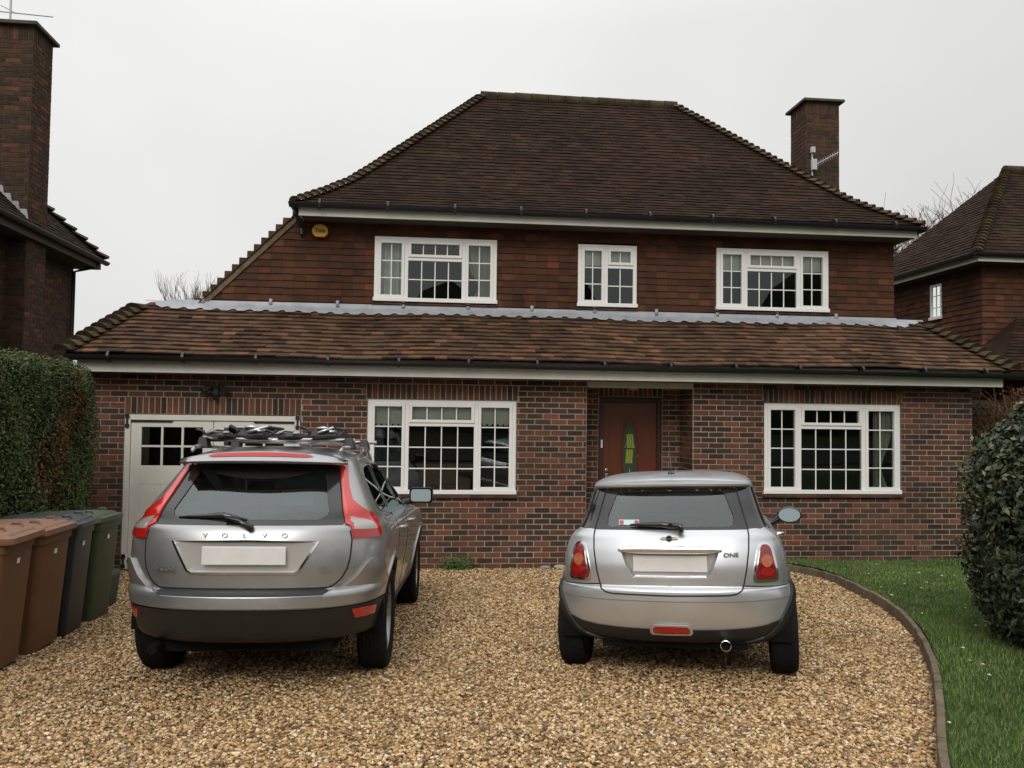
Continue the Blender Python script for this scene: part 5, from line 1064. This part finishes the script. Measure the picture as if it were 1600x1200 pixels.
NR = empty('neighbour_house', (0, 0, 0), 'red tile-hung house with hipped mossy roof and one narrow side window, at the right edge', 'house')
CX, CY, RN = 9.68, 2.28, 2.07; ex, ey, ez = 9.34, 1.93, 4.95
wz = [2.0 + .1 * i for i in range(29)]; NW = (3.42, 3.78, 4.00, 4.66)
mb = MB(); hung(mb, wz, [NW], lambda z: CY, 6.0, lambda u, t, d: (CX - d, u, t), lift=.012, over=.006); hung(mb, wz, [], lambda z: CX - .02, 15.5, lambda u, t, d: (u, CY - d, t), lift=.012, over=.006)
mb.box(CX + .001, 15.5, CY + .001, 6.0, 0, 4.82, 1); mb.build('tile_hung_wall', [MT['hung'], MT['felt']], NR)
wn = empty('window'); wn.parent = NR
m = MB(); a, b, c_, d_ = NW; X_ = CX - .03
m.box(X_, X_ + .06, a, a + .045, c_, d_); m.box(X_, X_ + .06, b - .045, b, c_, d_); m.box(X_, X_ + .06, a + .045, b - .045, d_ - .045, d_); m.box(X_ - .03, X_ + .06, a - .01, b + .01, c_ - .01, c_ + .045); m.box(X_ + .01, X_ + .03, (a + b) / 2 - .008, (a + b) / 2 + .008, c_ + .045, d_ - .045)
for k in (1, 2): z = c_ + (d_ - c_) * k / 3; m.box(X_ + .012, X_ + .028, a + .045, b - .045, z - .008, z + .008)
m.build('frame', MT['white'], wn, bevel=.003)
m = MB(); m.add([(X_ + .02, a, c_), (X_ + .02, b, c_), (X_ + .02, b, d_), (X_ + .02, a, d_)], [(0, 1, 2, 3)]); m.build('pane', MT['glass'], wn); m = MB(); m.box(X_ + .035, X_ + .04, a, b, c_, d_); m.build('blind', MT['blind'], wn)
mb = MB(); s_2 = .7071
tn = [i * .0715 for i in range(29)] + [RN]; PA = lambda u, t, d: (ex + t - s_2 * d, u, ez + t + s_2 * d); PB = lambda u, t, d: (u, ey + t - s_2 * d, ez + t + s_2 * d)
tiles(mb, tn, lambda t: (ey + t, ey + 2 * RN - t), PA, jit=.005); tiles(mb, tn, lambda t: (ex + t, 15.5), PB, jit=.004)
mb.add([(ex, ey, ez - .01), (ex, ey + 2 * RN, ez - .01), (ex + RN, ey + RN, ez + RN - .01)], [(0, 1, 2)], 1); mb.add([(ex, ey, ez - .01), (15.5, ey, ez - .01), (15.5, ey + RN, ez + RN - .01), (ex + RN, ey + RN, ez + RN - .01)], [(0, 1, 2, 3)], 1)
r_ = mb.build('roof', [MT['roof'], MT['felt']], NR)
mb = MB(); bonnets(mb, [(ex + t, ey + t, ez + t + .02) for t in tn[::1]], .075, lift=.035); mb.build('hip_tile', MT['bonnet'], r_, smooth='auto')
mb = MB(); x = ex + RN - .05
while x < 15.4: mb.tube([(x, ey + RN + .0, ez + RN + .0), (x + .3, ey + RN, ez + RN + .0)], .11, 10); x += .31
mb.build('ridge_tile', bpy.data.materials['ridge'], r_, smooth='auto')
mb = MB(); mb.box(ex + .04, ex + .06, ey + .04, ey + 2 * RN, 4.80, 4.90); mb.box(ex + .04, 15.5, ey + .02, ey + .04, 4.80, 4.90); mb.build('fascia', MT['fascia'], NR); mb = MB(); mb.box(ex + .06, CX, ey + .04, ey + 2 * RN, 4.80, 4.81); mb.box(CX, 15.5, ey + .04, CY, 4.80, 4.81); mb.build('soffit', MT['soffit'], NR)
mb = MB(); gutter(mb, [((ex - .02, ey - .05, 4.935), (1, 0, 0)), ((ex - .02, ey + 2 * RN, 4.935), (1, 0, 0))]); gutter(mb, [((ex - .05, ey - .02, 4.935), (0, 1, 0)), ((15.5, ey - .02, 4.935), (0, 1, 0))]); mb.build('gutter', MT['gutter'], NR, smooth='auto')
mb = MB(); tl_ = [i * .0805 for i in range(18)]; PQ = lambda u, t, d: (u, .9 + t - .6 * d, 2.88 + .75 * t + .8 * d)
tiles(mb, tl_, lambda t: (9.0 + t * .95, 15), PQ, jit=.005); mb.add([(9.0, .9, 2.87), (15, .9, 2.87), (15, 2.27, 3.89), (10.3, 2.27, 3.89)], [(0, 1, 2, 3)], 1); mb.add([(9.0, .9, 2.87), (10.3, 2.27, 3.89), (9.0, 2.27, 2.87)], [(0, 1, 2)], 0)
mb.box(9.0, 15, .86, .9, 2.74, 2.86, 1); mb.build('porch_roof', [MT['roof'], MT['felt']], NR)

# ================================================================== BINS
def bin_thing(y0, y1, xf, body_m, lid_m, label, h=1.06, yaw=0, tilt=0, stk=2):
    w_ = y1 - y0; yc = (y0 + y1) / 2
    B = empty('wheelie_bin', (xf, yc, gz(yc)), label, 'wheelie bin', 'wheelie bins in a row along the hedge', rot=(0, 0, R(yaw))); B.scale = (1, 1, .94)
    hw, dt, db = w_ / 2 - .02, .66, .52
    def sec(z):
        f = z / .98; a = hw * (.86 + .12 * f); xr_, xq = -.07 * (1 - f) - .0, -.07 * (1 - f) - (db + (dt - db) * f)
        return rnd_poly([(xq, -a), (xr_, -a), (xr_, a), (xq, a)], .045, 4), z
    zs = [.03, .05, .30, .60, .88, .885, .98]; rings = []
    for i, z in enumerate(zs):
        pl, _ = sec(z); g = .018 if z >= .885 else 0
        cx = sum(p[0] for p in pl) / len(pl); rings.append([(cx + (p[0] - cx) * (1 + g * 2), p[1] * (1 + g * 2), z) for p in pl])
    n = len(rings[0]); m = MB(); m.add([p for r_ in rings for p in r_], [(j * n + i, j * n + (i + 1) % n, (j + 1) * n + (i + 1) % n, (j + 1) * n + i) for j in range(len(zs) - 1) for i in range(n)] + [tuple(range(n))[::-1]])
    m.box(-.062, -.052, -.012, .012, .3, .8); m.build('body', body_m, B, smooth='auto', fixn=True)
    m = MB()
    rim = lambda o, z, fx=0: [(x, y, z) for x, y in rnd_poly([(-.70 - o, -hw - o), (.012 + o + fx, -hw - o), (.012 + o + fx, hw + o), (-.70 - o, hw + o)], .05, 4)]
    rg = [rim(.016, .950, .03), rim(.022, .960, .034), rim(.022, 1.000, .034), rim(.004, 1.008, .0), rim(-.006, 1.022, .0), rim(-.03, 1.030, 0), rim(-.05, 1.030, 0), rim(-.07, 1.046, 0), rim(-.2, 1.056, 0)]; n = len(rg[0])
    m.add([p for r_ in rg for p in r_], [(j * n + i, j * n + (i + 1) % n, (j + 1) * n + (i + 1) % n, (j + 1) * n + i) for j in range(len(rg) - 1) for i in range(n)] + [tuple(range((len(rg) - 1) * n, len(rg) * n))])
    for yy in (-.14, .14): m.tube([(-.12, yy, 1.04), (-.11, yy, 1.062), (-.06, yy, 1.062), (-.05, yy, 1.035)], .011, 6)
    l = m.build('lid', lid_m, B, smooth='auto', fixn=True)
    if tilt: l.rotation_euler = (0, R(-tilt), 0); l.location = (-.7 * (1 - math.cos(R(tilt))), 0, .0)
    m = MB(); m.tube([(-.73, -hw * .8, .99), (-.78, -hw * .8, 1.0), (-.78, hw * .8, 1.0), (-.73, hw * .8, .99)], .014, 8); m.build('handle', body_m, B)
    for sg in (-1, 1): m = MB(); m.lathe([(0, -.02), (.10, -.02), (.10, .02), (0, .02)], (-.60, sg * (hw - .02), .10), 'y', 24); m.build('wheel', CM['rubber'], B)
    for k in range(stk): m = MB(); zt = .80 - k * .05; m.add([(-.012 - .016 * (k + .6), -.03 + .0, zt - .018), (-.012 - .016 * (k + .6), .02, zt - .018), (-.008 - .016 * (k + .6), .02, zt + .022), (-.008 - .016 * (k + .6), -.03, zt + .022)], [(0, 1, 2, 3)]); m.v = [(x + .012, y, z) for x, y, z in m.v]; m.build('label_sticker', MT['white'], B)
    return B
brn = mat('brown_bin', (.150, .070, .030), .55, noise=(5, .12)); brl = mat('brown_lid', (.235, .120, .068), .6, noise=(6, .2)); blb = mat('black_bin', (.020, .023, .026), .45, noise=(5, .2)); bll = mat('black_lid', (.045, .052, .058), .4, noise=(5, .2)); grn = mat('green_bin', (.045, .066, .028), .5, noise=(5, .15)); grl = mat('green_lid', (.060, .085, .045), .45, noise=(5, .15))  # lids coloured paler than bodies, painting in the sky they reflect
bin_thing(-5.50, -4.94, -2.77, brn, brl, 'brown wheelie bin cut off by the left edge of the photo, nearest of the row', yaw=2, stk=1)
bin_thing(-4.89, -4.31, -2.77, brn, brl, 'brown wheelie bin next to the black one, with a slightly raised lid', yaw=-1, tilt=1.5, stk=1)
bin_thing(-4.26, -3.72, -2.79, blb, bll, 'black wheelie bin between a brown bin and the green bin', h=1.06, yaw=3, tilt=1, stk=1)
bin_thing(-3.66, -3.10, -2.80, grn, grl, 'dark green wheelie bin at the far end of the row, lid slightly open', yaw=-2, tilt=2.5, stk=2)
B = empty('food_caddy', (-3.07, -2.68, gz(-2.72)), 'small dark green food caddy on the gravel beside the green bin', 'food caddy')
m = MB(); m.hexa([(-.13, -.12, .0), (.10, -.12, .0), (.10, .12, .0), (-.13, .12, .0), (-.17, -.16, .36), (.13, -.16, .36), (.13, .16, .36), (-.17, .16, .36)]); m.build('body', mat('caddy_green', (.010, .045, .038), .5), B, bevel=.02)
m = MB(); m.hexa([(-.18, -.17, .361), (.15, -.17, .361), (.15, .17, .361), (-.18, .17, .361), (-.15, -.14, .41), (.12, -.14, .41), (.12, .14, .41), (-.15, .14, .41)]); m.build('lid', bpy.data.materials['caddy_green'], B, bevel=.015)

B.scale = (.8, .85, .86)
# ================================================================== PLANTS
def leaves(name, P, Nrm, size, m, parent, aspect=.5, tilt=.8, droop=0, fold=0):
    n = len(P); d = RNG.normal(size=(n, 3)); nn = Nrm + tilt * RNG.normal(size=(n, 3)); nn /= np.linalg.norm(nn, axis=1)[:, None]
    u = np.cross(nn, d); u /= np.linalg.norm(u, axis=1)[:, None]; v = np.cross(nn, u); u[:, 2] -= droop; sz = size * RNG.uniform(.6, 1.3, n)[:, None]
    a = P - u * sz * .5; b = P + v * sz * aspect * .5 + nn * sz * fold; c = P + u * sz * .5; e = P - v * sz * aspect * .5 + nn * sz * fold
    V = np.stack([a, b, c, e], 1).reshape(-1, 3); return np_mesh(name, V, np.arange(n * 4).reshape(-1, 4), RNG.uniform(0, 1, n), m, parent)
def lump(P, s, k): return np.sin(P[:, 0] * s + k) * np.sin(P[:, 1] * s * 1.3 + k * 2) * np.sin(P[:, 2] * s * .9 + k * 3)
hm = mat('hedge_leaf', (.04, .06, .02), .75, ramp=[(0, (0.0264, 0.0432, 0.0108)), (.5, (0.0528, 0.0840, 0.0192)), (.85, (0.0936, 0.1260, 0.0312)), (1, (0.1680, 0.1680, 0.0600))], noise=(1.6, .4, (.13, .065, .026), 1.15, .58))
hx0, hx1, hy0, hy1, hz1 = -5.3, -3.64, -9.0, -1.25, 2.62
HG = empty('clipped_hedge', (-4.5, -5, .2), 'tall clipped dark green hedge with a brown dead patch, behind the row of bins', 'hedge')
HG.location = (0, 0, 0)
def hedge_pts(n):
    y = RNG.uniform(hy0, hy1, n); z = RNG.uniform(.05, hz1, n); k = n // 6; x = np.full(n, hx1); nr = np.zeros((n, 3)); nr[:, 0] = 1
    # top and far end
    x2 = RNG.uniform(hx0, hx1, k); y2 = RNG.uniform(hy0, hy1, k); z2 = np.full(k, hz1); n2 = np.zeros((k, 3)); n2[:, 2] = 1
    x3 = RNG.uniform(hx0, hx1, k); y3 = np.full(k, hy1); z3 = RNG.uniform(.05, hz1, k); n3 = np.zeros((k, 3)); n3[:, 1] = 1
    P = np.concatenate([np.stack([x, y, z], 1), np.stack([x2, y2, z2], 1), np.stack([x3, y3, z3], 1)]); Q = np.concatenate([nr, n2, n3]); return P, Q
P, Q = hedge_pts(95000); vis = (P[:, 1] > -6.5); P, Q = P[vis], Q[vis]
r = .28                                                # rounded corners
c = np.stack([np.clip(P[:, 0], hx0 + r, hx1 - r), np.clip(P[:, 1], -99, hy1 - r), np.clip(P[:, 2], 0, hz1 - r)], 1); dv = P - c; ln = np.linalg.norm(dv, axis=1)[:, None]; dv = np.where(ln > 1e-6, dv / np.maximum(ln, 1e-6), Q)
P = c + dv * (r + (.045 * lump(P, 5, 1) + .03 * lump(P, 11, 2) + RNG.uniform(-.07, .015, len(P)))[:, None]); P[:, 2] -= SL * (P[:, 1]) * 0 
ptc = (((P[:, 1] + 2.35 - .45 * (P[:, 2] - 1.7) + .12 * np.sin(P[:, 2] * 5)) / .36) ** 2 + ((P[:, 2] - 1.72) / .62) ** 2 + RNG.normal(0, .55, len(P))) < .95
ptc &= RNG.uniform(0, 1, len(P)) < .72
leaves('foliage', P[~ptc], dv[~ptc], .034, hm, HG, aspect=.42, tilt=.9)
o = leaves('dead_patch', P[ptc], dv[ptc], .040, mat('dead_leaf', (.14, .07, .03), .9, ramp=[(0, (.05, .028, .014)), (.6, (.13, .065, .030)), (1, (.22, .12, .055))]), HG, aspect=.42, tilt=.9); o['label'] = 'brown dead patch in the hedge face'
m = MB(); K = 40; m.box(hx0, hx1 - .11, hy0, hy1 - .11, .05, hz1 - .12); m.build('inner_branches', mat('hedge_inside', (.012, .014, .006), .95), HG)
# broad-leaved bush in the right foreground
bmx = mat('bush_leaf', (.03, .04, .02), .50, ramp=[(0, (0.0210, 0.0300, 0.0150)), (.5, (0.0360, 0.0510, 0.0225)), (.85, (0.0540, 0.0720, 0.0300)), (.96, (0.0825, 0.0870, 0.0390)), (1, (0.1350, 0.0825, 0.0450))], noise=(2, .3))
BU = empty('evergreen_bush', (0, 0, 0), 'dark broad-leaved evergreen bush on the lawn at the right edge of the photo', 'bush')
def bush_surface(n, cx, cy, cz, rx, ry, rz, kk=1, lo_=-1):
    d = RNG.normal(size=(n, 3)); d /= np.linalg.norm(d, axis=1)[:, None]; d = d[d[:, 2] > lo_]; p = np.sign(d) * np.abs(d) ** .8
    rr_ = 1 + .09 * lump(d * 3, 1.6, kk) + .05 * lump(d * 7, 1.5, kk + 1); return np.stack([cx + p[:, 0] * rx * rr_, cy + p[:, 1] * ry * rr_, cz + p[:, 2] * rz * rr_], 1), d
c0 = (5.20, -5.74, 1.19); P, Q = bush_surface(52000, *c0, .96, .98, 1.06, 3); ok = (P[:, 0] < 5.6) & (P[:, 2] > .30); P, Q = P[ok], Q[ok]
P = P - Q * (RNG.uniform(-.05, .20, len(P)) ** 1)[:, None]; leaves('foliage', P, Q, .060, bmx, BU, aspect=.46, tilt=.75, fold=.10)
P, Q = bush_surface(2600, *c0, 1.0, 1.02, 1.09, 3, .1); P = P + Q * RNG.uniform(-.04, .05, len(P))[:, None]; leaves('new_growth', P, Q, .050, mat('pale_leaf', (.12, .13, .05), .4, ramp=[(0, (.05, .065, .022)), (1, (.22, .22, .09))]), BU, aspect=.45, tilt=1.0, fold=.1)
P, Q = bush_surface(9000, 5.05, -6.02, .78, .78, .72, .52, 5); P = P[P[:, 2] > .30]; Q = Q[:len(P)]; leaves('lower_foliage', P - 0, P - np.array([5.05, -6.02, .78]), .058, bmx, BU, aspect=.46, tilt=.9, fold=.1)
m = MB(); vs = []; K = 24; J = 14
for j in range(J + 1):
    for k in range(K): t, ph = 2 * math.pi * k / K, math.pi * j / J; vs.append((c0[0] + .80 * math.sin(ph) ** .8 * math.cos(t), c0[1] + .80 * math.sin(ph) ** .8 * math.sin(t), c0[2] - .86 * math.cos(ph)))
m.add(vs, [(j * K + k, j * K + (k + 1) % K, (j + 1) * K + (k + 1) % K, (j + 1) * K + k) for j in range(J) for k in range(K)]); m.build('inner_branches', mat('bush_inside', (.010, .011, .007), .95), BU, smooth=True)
m = MB()
for k in range(7): a = k * .9; m.tube([(4.95 + .12 * math.cos(a), -5.75 + .12 * math.sin(a), .3), (4.95 + .3 * math.cos(a), -5.8 + .3 * math.sin(a), .8)], [.03, .02], 6)
m.build('stem', mat('stem_bark', (.04, .03, .02), .9), BU)
# bare trees
def bare_tree(name, x, y, z0, h, spread, levels, label, rad=.12, seed=1, lean=0, up=.5, nb=4, tw=.004):
    rs = random.Random(seed); T = empty(name, (x, y, z0), label, 'tree'); tr = MB(); cr_ = MB()
    def grow(p, d, l, r_, lv):
        pts = [p]; q = p
        for k in range(4): d = (d + Vector((rs.gauss(0, .16), rs.gauss(0, .16), rs.gauss(.05, .10)))).normalized(); q = q + d * l / 4; pts.append(q)
        (tr if lv == levels else cr_).tube(pts, [max(tw, r_ * (1 - .12 * k)) for k in range(5)], 6 if lv > 1 else 3, cap=False)
        if lv <= 0: return
        for k in range(nb + (1 if lv == levels else 0)):
            b = pts[rs.choice((2, 3, 4, 4))] if lv < levels else pts[rs.choice((3, 4))]; a = rs.uniform(0, 6.28); s_ = rs.uniform(.5, 1) * spread
            nd = (d * (1 - .3 * spread) + Vector((math.cos(a) * s_, math.sin(a) * s_, up * rs.uniform(.1, 1)))).normalized(); grow(b, nd, l * rs.uniform(.58, .82), r_ * .55, lv - 1)
    grow(Vector((0, 0, 0)), Vector((lean, 0, 1)).normalized(), h * .38, rad, levels)
    bk = bpy.data.materials.get('bare_bark') or mat('bare_bark', (.075, .058, .048), .9); tk = bpy.data.materials.get('bare_twig') or mat('bare_twig', (.13, .095, .080), .9)
    tr.build('trunk', bk, T, smooth=True); cr_.build('branches', bk if tw > .006 else tk, T, smooth=True)
bare_tree('bare_tree', 20.3, 16.0, 0, 10.6, .9, 5, 'leafless spreading tree seen between the main house and the right-hand roof', .17, 5, 0, .30, 5, .006)
bare_tree('twiggy_tree', -9.5, 24.0, 0, 6.9, .30, 4, 'leafless tree with upright reddish twigs above the garage roof, left of the gable', .08, 9, 0, 1.2, 8, .0045)
bare_tree('bare_sapling', -6.55, 9.5, 0, 5.6, .45, 3, 'thin bare sapling tips showing over the hedge next to the left neighbour', .03, 3, 0, .8, 3, .005)
# brown hedge and fence at the right side of the house
BH = empty('brown_shrub', (0, 0, 0), 'russet twiggy shrub between the house corner and the right bush', 'shrub')
tm = mat('russet_twig', (.12, .07, .04), .9, ramp=[(0, (.06, .035, .02)), (.6, (.13, .075, .04)), (1, (.22, .13, .07))]); m = MB()
for k in range(2600):
    x = random.uniform(8.15, 9.9); y = random.uniform(-.3, .6); z0 = random.uniform(.2, 2.1); l = random.uniform(.25, .6); t = random.uniform(-.8, .8); p = Vector((x, y, min(z0, 1.9 + .4 * math.sin((x - 8.0) * 1.5)))); m.tube([p, p + Vector((t * l * .5, random.uniform(-.3, .2) * l, l * .6)), p + Vector((t * l, random.uniform(-.5, .3) * l, l * .95))], [.006, .005, .003], 3, cap=False)
m.build('branches', tm, BH)
P = np.stack([RNG.uniform(8.1, 9.95, 9000), RNG.uniform(-.35, .5, 9000), RNG.uniform(.2, 2.65, 9000)], 1); P = P[P[:, 2] < 2.15 + .45 * np.sin((P[:, 0] - 8.05) * 1.7)]; leaves('foliage', P, np.tile([0, -.6, .4], (len(P), 1)), .05, tm, BH, aspect=.5, tilt=1)
FN = empty('slat_fence', (0, 0, 0), 'dark horizontal slat fence behind the right corner of the house', 'fence')
m = MB()
for k in range(20): z = .1 + k * .115; m.hexa([(7.95, 1.0, z), (9.6, 1.0, z), (9.6, 1.02, z), (7.95, 1.02, z), (7.95, 1.025, z + .12), (9.6, 1.025, z + .12), (9.6, 1.035, z + .12), (7.95, 1.035, z + .12)])
m.build('slat_panel', mat('fence_wood', (.040, .033, .024), .9, noise=(3, .3)), FN)
for x in (7.97, 9.6): m = MB(); m.box(x - .04, x + .04, 1.04, 1.12, 0, 2.45); m.build('post', bpy.data.materials['fence_wood'], FN)
# fern-like weed at the wall foot, stones by the wall
WD = empty('weed', (.50, -.12, gz(-.12)), 'small bright green ferny weed growing at the foot of the wall between the cars', 'plant')
P = RNG.normal(size=(520, 3)) * np.array([.11, .06, .055]) + np.array([0, 0, .07]); P[:, 2] = np.abs(P[:, 2]); leaves('foliage', P, np.tile([0, -.5, .8], (len(P), 1)), .045, mat('weed_leaf', (.07, .16, .03), .7, ramp=[(0, (.03, .08, .015)), (1, (.09, .18, .035))]), WD, aspect=.35, tilt=.8)
for i, (x, s_, lb) in enumerate(((1.70, .050, 'pale grey stone lying at the wall foot, left of the silver car'), (1.90, .060, 'whitish cream stone at the wall foot, right beside the silver car outline'))):
    m = MB(); vs = []; K = 10; J = 6
    for j in range(J + 1):
        for k in range(K): t, ph = 2 * math.pi * k / K, math.pi * j / J; r_ = 1 + .18 * math.sin(k * 1.7 + j * 2 + i * 3); vs.append((s_ * 1.5 * r_ * math.sin(ph) * math.cos(t), s_ * r_ * math.sin(ph) * math.sin(t), s_ * .7 * (1 - math.cos(ph)) * .8))
    m.add(vs, [(j * K + k, j * K + (k + 1) % K, (j + 1) * K + (k + 1) % K, (j + 1) * K + k) for j in range(J) for k in range(K)]); o = m.build('stone', mat('pale_stone', ((.42, .36, .27) if i else (.28, .29, .28)), .9, noise=(20, .2)), smooth=True); o.location = (x, -.10, gz(-.1)); tag(o, lb, 'stone')
# wooded bank across the road behind the camera (seen only in reflections)
m = MB(); vs = []; n = 80
for i in range(n + 1):
    x = -60 + 120 * i / n; t_ = 7.4 + 1.8 * math.sin(x * .31) + 1.7 * math.sin(x * .83 + 1) + 1.0 * math.sin(x * 2.1)
    vs += [(x, -30, -.5), (x, -31 + .5 * math.sin(x), t_ * .55), (x, -33, t_), (x, -40, t_ + 1)]
m.add(vs, [(4 * i + k, 4 * i + 4 + k, 4 * i + 5 + k, 4 * i + 1 + k) for i in range(n) for k in range(3)]); tag(m.build('wooded_bank', mat('bank_green', (.030, .036, .020), .95, noise=(.5, .5)), smooth=True), kind='structure')
